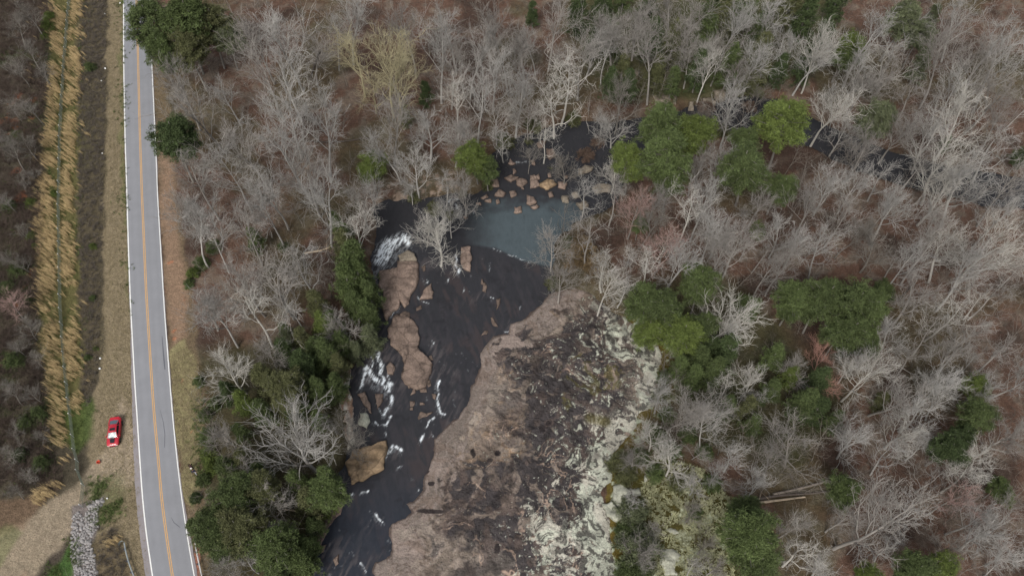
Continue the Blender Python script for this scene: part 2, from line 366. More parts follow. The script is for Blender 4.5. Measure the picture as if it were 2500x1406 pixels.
    jt = ridge(X * .8 + Y * .5, Y * .5 - X * .3, .13, 4, 197); col = mixc(col, lin(48, 42, 40), ss(.87, .93, jt) * .55)
    ap = ss(3.8, 2.9, rv + (a - .5) * 11 + (c - .5) * 3)
    bc = mixc(np.zeros(X.shape + (3,)) + np.array(lin(134, 122, 114)), lin(112, 102, 94), ss(.42, .62, band) * .8)
    bc = mixc(bc, lin(150, 135, 126), ss(.52, .66, b) * .6)
    bc = mixc(bc, lin(112, 96, 85), ss(.58, .68, fbm(wx, wy, .6, 4, 215)) * .5)
    bc = mixc(bc, lin(80, 64, 56), ss(.05, 0, veins(X, Y, .5, 211, 3)) * .6)
    m = ap[..., None]; col = col * (1 - m) + bc * m
    # small rock pools
    for cx, cy, ra, rb in ((1050, 1247, 34, 6), (1213, 1340, 7, 13), (1155, 1105, 6, 12), (1217, 1104, 8, 8), (1325, 1045, 8, 9), (1337, 1032, 7, 7), (1195, 1123, 8, 6), (1040, 1150, 9, 4), (1052, 1180, 9, 5)):
        q = np.hypot((U + (c - .5) * 14 - cx) / ra, (V + (a - .5) * 14 - cy) / rb)
        col = mixc(col, lin(44, 38, 38), ss(1.15, .9, q) * .95)
    col = mixc(col, lin(62, 50, 46), ss(.4, 0, rv) * .75)
    return col * (.9 + .2 * fbm(X, Y, 3.5, 2, 221))[..., None]
tag(patch('rock_slab', SLABw, .1, 1.0, slab_z, slab_c, M['rock'], .35), kind='structure')
def ledge_c(X, Y, Z, U, V, sd):
    a, b = fbm(X, Y, .7, 5, 231), fbm(X * 2, Y * .6, 1, 4, 235)
    col = np.zeros(X.shape + (3,)) + np.array(lin(150, 140, 130))
    col = mixc(col, lin(184, 180, 168), ss(.5, .62, a) * ss(825, 840, U) * .8)
    col = mixc(col, lin(128, 104, 88), ss(.5, .64, b))
    col = mixc(col, lin(74, 66, 62), ss(.06, 0, veins(X, Y, .8, 241, 2)) * .8)
    col = mixc(col, lin(82, 92, 40), ss(815, 800, U) * .8)
    return col
def shore_c(X, Y, Z, U, V, sd):
    a = fbm(X, Y, .8, 5, 251)
    col = np.zeros(X.shape + (3,)) + np.array(lin(116, 98, 90)); col = mixc(col, lin(84, 72, 66), ss(.45, .6, a)); return col
lz_ = lambda X, Y, sd: np.where(sd < 0, -.9 * ss(0, -.35, sd), .15 + .7 * ss(0, 2.5, sd) + (fbm(X, Y, .9, 4, 261) - .5) * .5 * ss(0, 1, sd))
tag(patch('rock_ledge', w0(LEDGE), .12, .8, lz_, ledge_c, M['rock'], .35), kind='structure')
tag(patch('rock_shore', w0(SHORE), .12, .8, lz_, shore_c, M['rock'], .35), kind='structure')

# ---------------------------------------------------------------- river
FOAM = [('930,632 940,612 952,598', 15, 1.4), ('948,600 968,588 990,580 994,588', 11, 1.4), ('932,600 950,592', 4, 1), ('915,846 925,875 934,892 930,915 938,935', 6.5, 1.2), ('900,868 915,862', 4, .7), ('882,948 886,925 892,912 905,912', 4.5, 1.1), ('895,900 915,926 932,936 944,950 950,938', 8, 1.25),
        ('930,930 948,955 957,972 950,990 936,1010', 5, 1.1), ('916,1028 926,1036 944,1034 955,1016', 3, 1), ('944,1040 941,1062', 2.5, .8), ('920,985 930,1010', 2, .7), ('1072,930 1066,948', 5, 1), ('1068,960 1070,985 1076,1008 1088,1010', 3.6, 1), ('1040,1040 1050,1026 1062,1018', 2.4, .9),
        ('1030,1076 1036,1060', 4, .9), ('1054,1062 1060,1068', 3, .7), ('940,1112 952,1098 958,1090', 5.5, 1), ('966,1090 976,1096 982,1100', 4.5, .9), ('972,1142 982,1138', 2.5, .8), ('1112,622 1115,636 1110,648 1117,658', 3, 1.1), ('1122,658', 4, 1), ('903,1246 916,1256 924,1266 935,1276', 3, .9), ('878,1374 886,1384 896,1400', 2.5, .7),
        ('856,1210 862,1208', 3.5, 1), ('884,1202 898,1198', 3, 1), ('956,766 966,756 974,750', 5, 1), ('1204,608 1222,616', 1.3, .6), ('1240,620 1262,628 1276,636 1292,642', 1.2, .6), ('1052,834 1058,838', 4, .8), ('1043,683', 3, .8), ('1092,681', 3, .8), ('1135,705', 2, .8), ('1106,1030', 2, .8), ('1196,640 1197,660', 1.4, .7), ('1198,728 1204,730', 2.5, .6),
        ('1108,496 1118,508', 4, .6), ('1092,490 1125,488', 4, .5), ('1480,448 1500,468', 4, .5), ('1250,400 1290,395', 3, .4), ('1230,812 1246,806', 2, .5), ('1018,724 1030,738 1050,742', 1.8, .6), ('1020,1190 1022,1198', 2, .6), ('1160,515', 2, .5), ('1270,748', 2, .5), ('905,870 912,885 908,895', 4, .9), ('950,905 948,925', 3, .7)]
def wat_z(X, Y, sd):
    return np.full(X.shape, 0.0) + (fbm(X, Y * .6, .9, 3, 301) - .5) * .06
def wat_c(X, Y, Z, U, V, sd):
    rvv = sdp(RIVw, X, Y)
    nw = fbm(X, Y, .5, 4, 311); fl = fbm(X * 1.6 + Y * .5, Y * .35 - X * .1, .8, 4, 315)
    col = np.zeros(X.shape + (3,)) + np.array(lin(47, 47, 50))
    run = ss(600, 660, V)
    col = mixc(col, lin(60, 57, 60), run * ss(.46, .66, fl) * .4)
    col = mixc(col, lin(82, 62, 52), run * ss(.52, .66, fbm(X, Y, .22, 4, 321)) * ss(.46, .62, fl) * .15)
    col = mixc(col, lin(40, 46, 56), run * ss(1120, 1300, V) * .55)
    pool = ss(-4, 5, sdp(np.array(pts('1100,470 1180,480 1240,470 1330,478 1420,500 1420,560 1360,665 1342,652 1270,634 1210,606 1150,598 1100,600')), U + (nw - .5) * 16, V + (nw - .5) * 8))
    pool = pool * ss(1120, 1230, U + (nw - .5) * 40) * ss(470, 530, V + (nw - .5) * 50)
    col = mixc(col, lin(74, 84, 88), pool * .9)  # turbid pool tone with the sky's reflection painted into the water colour
    shelf = ridge(X + (nw - .5) * 3, Y, .22, 4, 336); wave = fbm((X * .4 + Y) * .5, (X - Y * .4) * 2.4, 1, 4, 337)  # ledge cracks and flow streaks, with relief shading drawn into the colour
    col = mixc(col, lin(88, 82, 82), run * ss(.46, .72, wave) * ss(.4, .6, fbm(X, Y, .13, 3, 338)) * .55)
    col = mixc(col, lin(34, 33, 36), run * ss(.86, .93, shelf) * .35)
    rip = ridge(X, Y * .55, 1.3, 2, 331)
    col = col * (.86 + .3 * rip[..., None] * .9)
    foam = np.zeros(X.shape); lace = ridge(X, Y, 1.0, 3, 341) * .55 + fbm(X, Y, 2.6, 3, 345) * .45
    near = (V > 360) & (U < 1560)
    for s, w, a in FOAM:
        l = pts(s); l = l if len(l) > 1 else [l[0], (l[0][0] - 2, l[0][1] + 7)]; w = w * (.75 if w < 9 else 1.0)
        d = dline(l, U + (nw - .5) * 10, V + (fl - .5) * 10)
        tail = dline([(x_ - 3, y_ + w * 2.2) for x_, y_ in l], U + (nw - .5) * 14, V); foam = np.maximum(foam, np.maximum(np.exp(-(d / w) ** 2) * a, .16 * a * np.exp(-(tail / (w * 2.2)) ** 2)))
    stk = fbm((X * 2.6 - Y * 1.0) * 1.3, Y * .7 + X * .3, 1.7, 3, 348); f = np.clip(foam * 1.05 * (.12 + 1.1 * ss(.32, .7, stk)) * (.3 + .85 * ss(.36, .66, lace)) - .05, 0, 1) ** 1.15
    f = np.maximum(f, ss(.78, .83, fbm(X + Y * .3, Y * .8, 1.6, 3, 351)) * .12 * run * ss(.5, .6, fbm(X, Y, .1, 2, 355)) * .7)
    return mixc(col, lin(224, 230, 234), np.clip(f, 0, 1) * near)
mw = bpy.data.materials.new('dark_water'); mw.use_nodes = True; t = mw.node_tree; b = t.nodes['Principled BSDF']
a = t.nodes.new('ShaderNodeAttribute'); a.attribute_name = 'col'; t.links.new(a.outputs['Color'], b.inputs['Base Color'])
sr = t.nodes.new('ShaderNodeSeparateColor'); t.links.new(a.outputs['Color'], sr.inputs[0])
mr = t.nodes.new('ShaderNodeMapRange'); mr.inputs['From Min'].default_value = .1; mr.inputs['From Max'].default_value = .5; mr.inputs['To Min'].default_value = .12; mr.inputs['To Max'].default_value = .8
t.links.new(sr.outputs[0], mr.inputs['Value']); t.links.new(mr.outputs[0], b.inputs['Roughness'])
b.inputs['IOR'].default_value = 1.33
g = t.nodes.new('ShaderNodeNewGeometry'); mp_ = t.nodes.new('ShaderNodeMapping'); mp_.inputs['Scale'].default_value = (1, .35, 1); mp_.inputs['Rotation'].default_value = (0, 0, R(-22))
t.links.new(g.outputs['Position'], mp_.inputs['Vector'])
n = t.nodes.new('ShaderNodeTexNoise'); n.inputs['Scale'].default_value = 2.2; n.inputs['Detail'].default_value = 6; n.inputs['Roughness'].default_value = .62; n.inputs['Distortion'].default_value = .6
t.links.new(mp_.outputs[0], n.inputs['Vector'])
bm = t.nodes.new('ShaderNodeBump'); bm.inputs['Distance'].default_value = .07; bm.inputs['Strength'].default_value = .8
t.links.new(n.outputs['Fac'], bm.inputs['Height']); t.links.new(bm.outputs[0], b.inputs['Normal'])
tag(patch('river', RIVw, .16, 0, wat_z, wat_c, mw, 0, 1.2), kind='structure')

# ---------------------------------------------------------------- road
def resamp(w, n=160):
    w = np.array(sorted(w.tolist(), key=lambda p: p[1])); y = np.linspace(w[0, 1], w[-1, 1], n)
    x = np.interp(y, w[:, 1], w[:, 0])
    for _ in range(6):
        x[1:-1] = (x[:-2] + 2 * x[1:-1] + x[2:]) / 4
    y2 = np.concatenate([[-300], y, [600]]); sl0 = (x[8] - x[0]) / (y[8] - y[0]); sl1 = (x[-1] - x[-9]) / (y[-1] - y[-9])
    x2 = np.concatenate([[x[0] + sl0 * (-300 - y[0])], x, [x[-1] + sl1 * (600 - y[-1])]])
    return x2, y2
Lx, Ly = resamp(w0(LL)); Rx, Ry = resamp(w0(RL)); Cx, Cy = resamp(w0(CL))
yy = np.unique(np.concatenate([np.arange(15, 175, .3), [-300, -100, 0, 200, 300, 600]]))
lxx, rxx, cxx = np.interp(yy, Ly, Lx), np.interp(yy, Ry, Rx), np.interp(yy, Cy, Cx)
wl = .18 + .85 * ss(75, 38, yy) + .0 * yy; wr = .18 + .3 * ss(45, 30, yy)
le = lxx - wl - (vn(yy * 1.4, yy * 0, 401) - .5) * .12; re = rxx + wr + (vn(yy * 1.4, yy * 0, 403) - .5) * .12
nc = 34; T = np.linspace(0, 1, nc)
RX = le[:, None] * (1 - T) + re[:, None] * T; RY = np.repeat(yy[:, None], nc, 1)
cr = .03 + .05 * (1 - (2 * T - 1) ** 2); RZ = np.repeat(cr[None], len(yy), 0)
rc = np.zeros(RX.shape + (3,)) + np.array(lin(136, 137, 141))
q = (RX - lxx[:, None]) / (rxx - lxx)[:, None]
for c_ in (.14, .36, .64, .86): rc *= (1 - .045 * np.exp(-((q - c_) / .05) ** 2))[..., None]
rc *= (.97 + .06 * fbm(RX, RY * .15, 1.2, 3, 411))[..., None]
rc = mixc(rc, lin(142, 132, 132), ((q < 0) | (q > 1)) * .6)
I = np.arange(RX.size).reshape(RX.shape)
Fq = np.stack([I[:-1, :-1], I[:-1, 1:], I[1:, 1:], I[1:, :-1]], -1).reshape(-1, 4)
edge = []
me = mkmesh('road', np.stack([RX, RY, RZ], -1).reshape(-1, 3), Fq, 4, True, [M['asphalt']], rc.reshape(-1, 3))
tag(link('road', me), kind='structure')
def stripe(name, xc, w, m, lift=.008):
    k = (yy > -50) & (yy < 300); y = yy[k]; x = xc[k]; t = (x - le[k]) / (re[k] - le[k])
    z = .03 + .05 * (1 - (2 * t - 1) ** 2) + lift
    ww = w * (1 + .0 * y); V_ = np.stack([np.stack([x - ww / 2, y, z], -1), np.stack([x + ww / 2, y, z], -1)], 1).reshape(-1, 3)
    i = np.arange(len(y) - 1) * 2; Fq = np.stack([i, i + 1, i + 3, i + 2], -1)
    return tag(link(name, mkmesh(name, V_, Fq, 4, False, [m])), kind='structure')
stripe('road_edge_line', lxx, .19, M['white_line']); stripe('road_edge_line', rxx, .15, M['white_line'])
stripe('road_centre_line', cxx - .13, .13, M['yellow_line']); stripe('road_centre_line', cxx + .13, .13, M['yellow_line'])
M['skid'] = mat('skid_rubber', lin(96, 98, 104), .9)
def decal(line, w, m):
    w_ = w0(pts(line)); n_ = 24; tt = np.linspace(0, len(w_) - 1, n_); x = np.interp(tt, range(len(w_)), w_[:, 0]); y = np.interp(tt, range(len(w_)), w_[:, 1])
    t = (x - np.interp(y, yy, le)) / (np.interp(y, yy, re) - np.interp(y, yy, le)); z = .03 + .05 * (1 - (2 * t - 1) ** 2) + .006
    dx, dy = np.gradient(x), np.gradient(y); l = np.hypot(dx, dy); nx_, ny_ = -dy / l, dx / l
    ww = w * np.sin(np.linspace(.25, 2.2, n_))
    V_ = np.stack([np.stack([x - nx_ * ww, y - ny_ * ww, z], -1), np.stack([x + nx_ * ww, y + ny_ * ww, z], -1)], 1).reshape(-1, 3)
    i = np.arange(n_ - 1) * 2; tag(link('skid_mark', mkmesh('skid_mark', V_, np.stack([i, i + 1, i + 3, i + 2], -1), 4, False, [m])), kind='structure')
decal('396,820 399,860 403,902', .1, M['skid']); decal('391,1000 399,1030 403,1060 402,1092', .05, M['skid']); decal('418,1262 425,1275 440,1287', .05, M['skid'])

# ---------------------------------------------------------------- labels for repeats: landmark, direction, rank
LAND = [('the red parked car', 278, 1053), ('the two people on the verge', 467, 1144), ('the chain link fence top end', 150, 110), ('the long orange clay strip', 425, 640), ('the heap of riprap stones', 210, 1300),
        ('the white cascade', 955, 600), ('the cracked boulder below the cascade', 975, 690), ('the diamond shaped boulder', 895, 1120), ('the foaming lower rapids', 920, 920), ('the grey green pool', 1260, 550), ('the row of brown boulders above the pool', 1300, 450),
        ('the lone dark pine at the road edge', 410, 325), ('the pine group overhanging the road', 430, 70), ('the yellowish budding tree', 920, 120), ('the small left wood pine', 905, 400), ('the small green pine above the boulders', 1170, 385),
        ('the big lobed light green pine', 1640, 345), ('the round bright green pine', 1925, 295), ('the dark pine below the round one', 1840, 395), ('the faint green pine by the creek', 2135, 280), ('the slim green pine by the top right wood', 2075, 110),
        ('the grey boulders on the creek bank', 1620, 240), ('the broad dark green pine mass', 2080, 760), ('the green thicket above the slab', 1620, 770), ('the pale lichen rim of the slab', 1580, 950), ('the fallen logs', 1880, 1222), ('the red budding tree', 2015, 865),
        ('the big soft green pine near the bottom', 1845, 1300), ('the shrub island at the bottom edge', 1555, 1350), ('the wide fan tree above the logs', 1960, 1090), ('the tree on the rock beside the cascade', 1065, 565), ('the top edge wood centre', 1100, 40), ('the bright white tree on the upper creek', 1380, 190),
        ('the top right corner', 2440, 60), ('the right edge middle', 2440, 560), ('the bottom right corner', 2440, 1360), ('the green pine in the right wood', 2390, 1020), ('the wide white tree bottom right', 2160, 1240), ('the olive pine in the lower left wood', 690, 930), ('the rounded tree by the diamond boulder', 720, 1060),
        ('the pines at the bottom left', 660, 1340), ('the orange soil bottom left', 40, 1270), ('the left edge upper scrub', 40, 300), ('the left edge lower scrub', 40, 800), ('the fork shaped white tree', 610, 750), ('the bright tree by the shrubs', 560, 900),
        ('the pink budding tree', 1620, 590), ('the twin white trees right of the thicket', 1785, 770), ('the curly tree at the right wood', 2320, 740), ('the middle of the left wood', 690, 300), ('the far right creek bend', 2330, 430)]
DIRS = ['right of', 'above right of', 'above', 'above left of', 'left of', 'below left of', 'below', 'below right of']
ORD = ['nearest', 'second', 'third', 'fourth', 'fifth', 'sixth', 'seventh', 'eighth', 'ninth', 'tenth', 'eleventh', 'twelfth']
def name_all(items, noun):              # items: [obj, u, v, adjective] -> unique labels
    bins = {}
    for it in items:
        j = min(range(len(LAND)), key=lambda k: (LAND[k][1] - it[1]) ** 2 + (LAND[k][2] - it[2]) ** 2)
        dx, dy = it[1] - LAND[j][1], LAND[j][2] - it[2]; d = math.hypot(dx, dy)
        s = int(round(math.degrees(math.atan2(dy, dx)) / 45)) % 8 if d > 18 else 8
        bins.setdefault((j, s), []).append((d, it))
    for (j, s), l in bins.items():
        l.sort(key=lambda q: q[0])
        for i, (d, it) in enumerate(l):
            if len((it[3] + ' ' + noun + ' ' + LAND[j][0]).split()) > 11: it[3] = it[3].split()[-1]
            w = 'right at ' + LAND[j][0] if s == 8 else DIRS[s] + ' ' + LAND[j][0]
            it[0]['label'] = f"{it[3]} {noun} {w}" if len(l) == 1 else f"{it[3]} {noun}, {ORD[min(i, 11)]} {w}"

# ---------------------------------------------------------------- boulders and stones
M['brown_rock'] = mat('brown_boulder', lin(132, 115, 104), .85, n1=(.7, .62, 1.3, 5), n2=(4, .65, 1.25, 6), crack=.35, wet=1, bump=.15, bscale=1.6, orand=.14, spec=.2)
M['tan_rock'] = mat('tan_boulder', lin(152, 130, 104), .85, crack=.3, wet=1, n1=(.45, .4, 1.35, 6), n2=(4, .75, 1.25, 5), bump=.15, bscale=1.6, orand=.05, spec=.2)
M['pale_rock'] = mat('lichen_boulder', lin(176, 176, 160), .9, n1=(.8, .55, 1.1, 5), n2=(4, .7, 1.2, 5), bump=.15, bscale=1.6, orand=.08, spec=.15)
M['grey_rock'] = mat('grey_boulder', lin(140, 130, 116), .9, n1=(.8, .5, 1.2, 5), n2=(4, .6, 1.3, 5), bump=.2, bscale=1.6, orand=.08, spec=.15)
boul = []
def boulder(poly, h, m, adj, name='boulder', seed=None):
    seed = seed or int(poly[0][0] * 7 + poly[0][1]); w = wp(poly, h * .6)
    b = []; n = len(w)
    for i in range(n):
        a, c = w[i], w[(i + 1) % n]; L = max(1, int(np.hypot(*(c - a)) / .35))
        for k in range(L): b.append(a + (c - a) * k / L)
    b = np.array(b); c = b.mean(0); nb = len(b)
    b = b + (np.stack([fbm(b[:, 0], b[:, 1], 1.1, 3, seed), fbm(b[:, 0], b[:, 1], 1.1, 3, seed + 9)], -1) - .5) * .75
    rg = max(4, int(np.hypot(*(b - c).T).max() / .35)); rows = []
    gx, gy = rnd.uniform(-.06, .06), rnd.uniform(-.06, .06)
    for t in list(np.linspace(.02, 1, rg)) + [1.05, 1.09]:
        q = c + (b - c) * t; rel = q - c
        z = h * (1 - .28 * t ** 3) + (ridge(q[:, 0], q[:, 1], .35, 2, seed) - .5) * h * .75 + (fbm(q[:, 0], q[:, 1], 1.4, 3, seed + 3) - .5) * .25 * min(1, h) + (np.floor(fbm(q[:, 0] * .5, q[:, 1], .9, 2, seed + 21) * 9) / 9 - .5) * h * .9 + rel[:, 0] * gx + rel[:, 1] * gy
        z = np.maximum(z, .12)
        if t > 1.06: z = z * 0 - 1.0
        elif t > 1: z = z * .55
        rows.append([(x - c[0], y - c[1], zz) for (x, y), zz in zip(q, z)])
    mb = MB(); mb.grid(rows, True, True); mb.add(rows[0], [tuple(range(nb))[::-1]], True)
    o = mb.build(name, m); o.location = (c[0], c[1], 0); tag(o, None, 'rock', 'boulders in and beside the river')
    u, v = PX(c[0], c[1], h); boul.append([o, u, v, adj]); return o
BR, TN, PL, GR = M['brown_rock'], M['tan_rock'], M['pale_rock'], M['grey_rock']
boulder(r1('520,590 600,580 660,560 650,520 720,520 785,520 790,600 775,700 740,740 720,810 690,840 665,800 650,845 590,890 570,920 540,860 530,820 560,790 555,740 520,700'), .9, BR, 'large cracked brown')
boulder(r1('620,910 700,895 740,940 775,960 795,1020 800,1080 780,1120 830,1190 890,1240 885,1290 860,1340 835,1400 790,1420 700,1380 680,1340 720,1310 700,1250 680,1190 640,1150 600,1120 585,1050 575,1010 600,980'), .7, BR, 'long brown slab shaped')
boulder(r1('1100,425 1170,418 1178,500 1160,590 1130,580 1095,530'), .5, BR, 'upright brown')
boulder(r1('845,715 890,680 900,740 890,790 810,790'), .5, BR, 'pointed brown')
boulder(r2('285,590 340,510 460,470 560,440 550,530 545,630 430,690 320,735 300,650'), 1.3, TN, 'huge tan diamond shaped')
boulder(r2('365,320 380,240 420,235 450,290 430,340'), .7, PL, 'small pale')
boulder(r2('370,110 420,90 440,160 462,240 440,235 400,185'), .5, BR, 'narrow brown')
boulder(r2('488,110 540,105 540,150 500,212'), .5, BR, 'thin mottled')
boulder(r2('178,1290 220,1250 215,1310 200,1332'), .3, BR, 'half sunken')
boulder(r1('568,1270 600,1240 632,1270 620,1325 578,1320'), .5, BR, 'rounded brown')
boulder(r1('650,480 720,440 770,470 780,515 660,520'), .6, GR, 'mossy')
for s in ('780,860 820,835 825,860 785,875', '1240,1050 1265,1020 1295,1010 1280,1040', '1305,930 1325,928 1362,982 1330,980', '1236,680 1262,645 1275,690 1272,742 1250,730 1256,690', '1352,800 1382,786 1376,820 1356,862', '870,1200 895,1190 905,1230 870,1225', '665,900 700,880 735,890 725,940 680,945', '820,560 850,550 855,585 830,590'):
    boulder(r1(s), .16, BR, 'low water washed brown')
for s in ('690,10 730,0 745,50 720,60', '755,70 775,60 778,95 745,105', '800,70 850,65 850,90 810,95', '725,160 760,150 765,175 735,185', '790,270 810,225 850,235 905,232 860,260 800,282', '895,95 920,100 925,150 900,140', '730,200 755,190 758,212 740,218', '805,160 830,155 835,185 810,190', '850,10 880,5 885,40 860,50', '100,1190 130,1180 128,1230 105,1240', '650,1275 700,1250 750,1270 745,1310 690,1300', '1000,1010 1010,1005 1012,1025'):
    boulder(r2(s), .2, BR, 'low brown')
for s in ('385,690 430,660 475,680 440,712', '465,700 510,685 550,720 520,750 480,742', '570,670 600,670 635,742 575,757', '765,715 830,725 820,765 770,748', '318,812 350,770 390,790 380,816', '418,790 455,780 476,800 440,818', '540,815 600,830 615,860 570,882 545,872', '575,895 620,872 632,895 600,910', '448,905 500,893 512,930 455,936', '222,832 260,800 272,820 240,838', '243,850 290,841 288,860', '173,872 215,866 216,884',
          '413,582 430,550 462,580 430,592', '570,560 600,558 610,585 580,594', '438,630 460,618 472,645 450,657', '608,680 635,663 647,690 620,699', '703,790 725,783 743,820 712,827', '325,850 345,845 350,862 330,866', '497,745 515,740 520,768 500,765', '690,660 712,655 716,675 695,678', '280,700 345,700 350,745 290,750', '820,675 845,675 842,692 822,690', '90,965 115,955 122,972 98,978', '620,440 650,420 680,425 660,470 630,470', '690,480 740,490 755,530 715,550 690,520'):
    boulder(r5(s), .5, BR, 'brown angular')
boulder(r5('640,730 690,695 740,700 765,730 680,767'), .8, M['tan_rock'], 'bright orange tan')
for s in ('915,620 960,590 1020,600 1000,640 920,652', '1010,750 1060,730 1150,745 1140,782 1040,787', '860,800 900,785 930,820 880,830', '900,870 960,860 990,890 930,910', '790,820 840,820 850,860 800,855'):
    boulder(r5(s), .6, GR, 'dull grey')
for s in ('1150,690 1230,640 1290,640 1290,720 1240,762 1180,762', '1590,660 1660,650 1672,700 1620,717', '1500,720 1590,700 1602,740 1520,762', '1296,690 1322,688 1317,750 1295,742', '1000,520 1030,500 1060,520 1040,550', '1410,740 1440,730 1445,780 1415,780', '870,515 930,505 960,525 900,540', '1440,450 1460,440 1465,470 1445,472', '1860,630 1890,600 1900,660 1870,670', '1420,390 1440,385 1440,415 1425,420'):
    boulder(rt(s), 1.3, GR, 'grey weathered')
for s in ('870,770 940,740 990,800 1005,880 950,985 930,940 880,870', '1250,1070 1330,1030 1362,1080 1372,1130 1290,1120', '1210,1230 1280,1190 1340,1260 1370,1340 1330,1400 1225,1405 1210,1290', '920,1010 960,995 990,1040 950,1080 925,1070', '1090,690 1110,690 1112,730 1095,735', '1280,945 1300,945 1302,975 1282,975', '790,880 860,880 940,960 900,1010 830,960', '1000,780 1060,785 1065,830 1010,830'):
    boulder(rs(s), .9, PL, 'pale lichen covered')
name_all(boul, 'boulder')

def small_stones(n, region, ru, m, name, label, group, zt=.0):
    protos = []
    for k in range(6):
        r_ = random.Random(k + 50); mb = MB(); rows = []
        for i in range(5):
            th = math.pi * (i + .5) / 5; rows.append([(math.sin(th) * math.cos(a) * r_.uniform(.75, 1.2), math.sin(th) * math.sin(a) * r_.uniform(.6, 1), math.cos(th) * r_.uniform(.45, .7)) for a in [2 * math.pi * j / 7 for j in range(7)]])
        mb.grid(rows, False, True); mb.add(rows[0], [tuple(range(7))]); mb.add(rows[-1], [tuple(range(7))[::-1]])
        o = mb.build(name, m); protos.append(o)
    w = w0(region); lo, hi = w.min(0), w.max(0); c = 0; used = []
    for _ in range(20000):
        if c >= n: break
        x, y = rnd.uniform(lo[0], hi[0]), rnd.uniform(lo[1], hi[1])
        if sdp(w, np.array([x]), np.array([y]))[0] < 0: continue
        s = rnd.uniform(*ru)
        if any((x - a) ** 2 + (y - b_) ** 2 < (.62 * (s + t_)) ** 2 for a, b_, t_ in used): continue
        used.append((x, y, s)); k = c % 6
        if c < 6: o = protos[c]
        else: o = protos[k].copy(); C.objects.link(o)
        o.location = (x, y, gz(x, y) + s * .12 + zt); o.scale = (s, s, s); o.rotation_euler = (rnd.uniform(-.3, .3), rnd.uniform(-.3, .3), rnd.uniform(0, 6.3))
        tag(o, label, 'stone', group); c += 1
M['riprap'] = mat('riprap_stone', lin(156, 152, 150), .9, n1=(2, .7, 1.15, 4), bump=.05, bscale=4, orand=.22, spec=.2)
small_stones(290, pts('178,1262 190,1248 205,1262 215,1245 215,1232 235,1225 252,1215 254,1228 240,1240 238,1265 242,1285 228,1305 222,1330 235,1375 240,1430 190,1430 175,1350 176,1310 180,1285'), (.2, .42), M['riprap'], 'riprap_stone', 'pale grey riprap stone in the heap below the chain link fence', 'riprap stones heaped by the gravel track')

# ---------------------------------------------------------------- tree prototypes
def tubes(segs, k):
    s = np.array(segs, float); a, b, ra, rb = s[:, :3], s[:, 3:6], s[:, 6], s[:, 7]
    d = b - a; d /= np.linalg.norm(d, axis=1)[:, None] + 1e-9
    ref = np.where(np.abs(d[:, 2:3]) < .9, np.array([[0, 0, 1.]]), np.array([[1., 0, 0]]))
    p = np.cross(d, ref); p /= np.linalg.norm(p, axis=1)[:, None]; q = np.cross(d, p)
    an = 2 * np.pi * np.arange(k) / k; ring = p[:, None] * np.cos(an)[None, :, None] + q[:, None] * np.sin(an)[None, :, None]
    V = np.concatenate([a[:, None] + ring * ra[:, None, None], b[:, None] + ring * rb[:, None, None]], 1).reshape(-1, 3)
    o = (np.arange(len(s)) * 2 * k)[:, None]; i = np.arange(k); j = (i + 1) % k
    Fq = np.stack([o + i, o + j, o + k + j, o + k + i], -1).reshape(-1, 4); return V, Fq
def rdir(d, ang, rg):
    p = d.orthogonal().normalized(); q = d.cross(p); a = rg.uniform(0, 2 * math.pi)
    return (d * math.cos(ang) + (p * math.cos(a) + q * math.sin(a)) * math.sin(ang)).normalized()
def limb(p, d, L, r0, r1, n, wob, up, rg, out):
    nodes = [(p.copy(), d.copy(), r0)]; st_ = L / n
    for i in range(n):
        d = (d + Vector((rg.gauss(0, wob), rg.gauss(0, wob), rg.gauss(0, wob) + up))).normalized()
        q = p + d * st_; ra = r0 + (r1 - r0) * i / n; rb = r0 + (r1 - r0) * (i + 1) / n
        out.append((*p, *q, ra, rb)); p = q; nodes.append((p.copy(), d.copy(), rb))
    return nodes
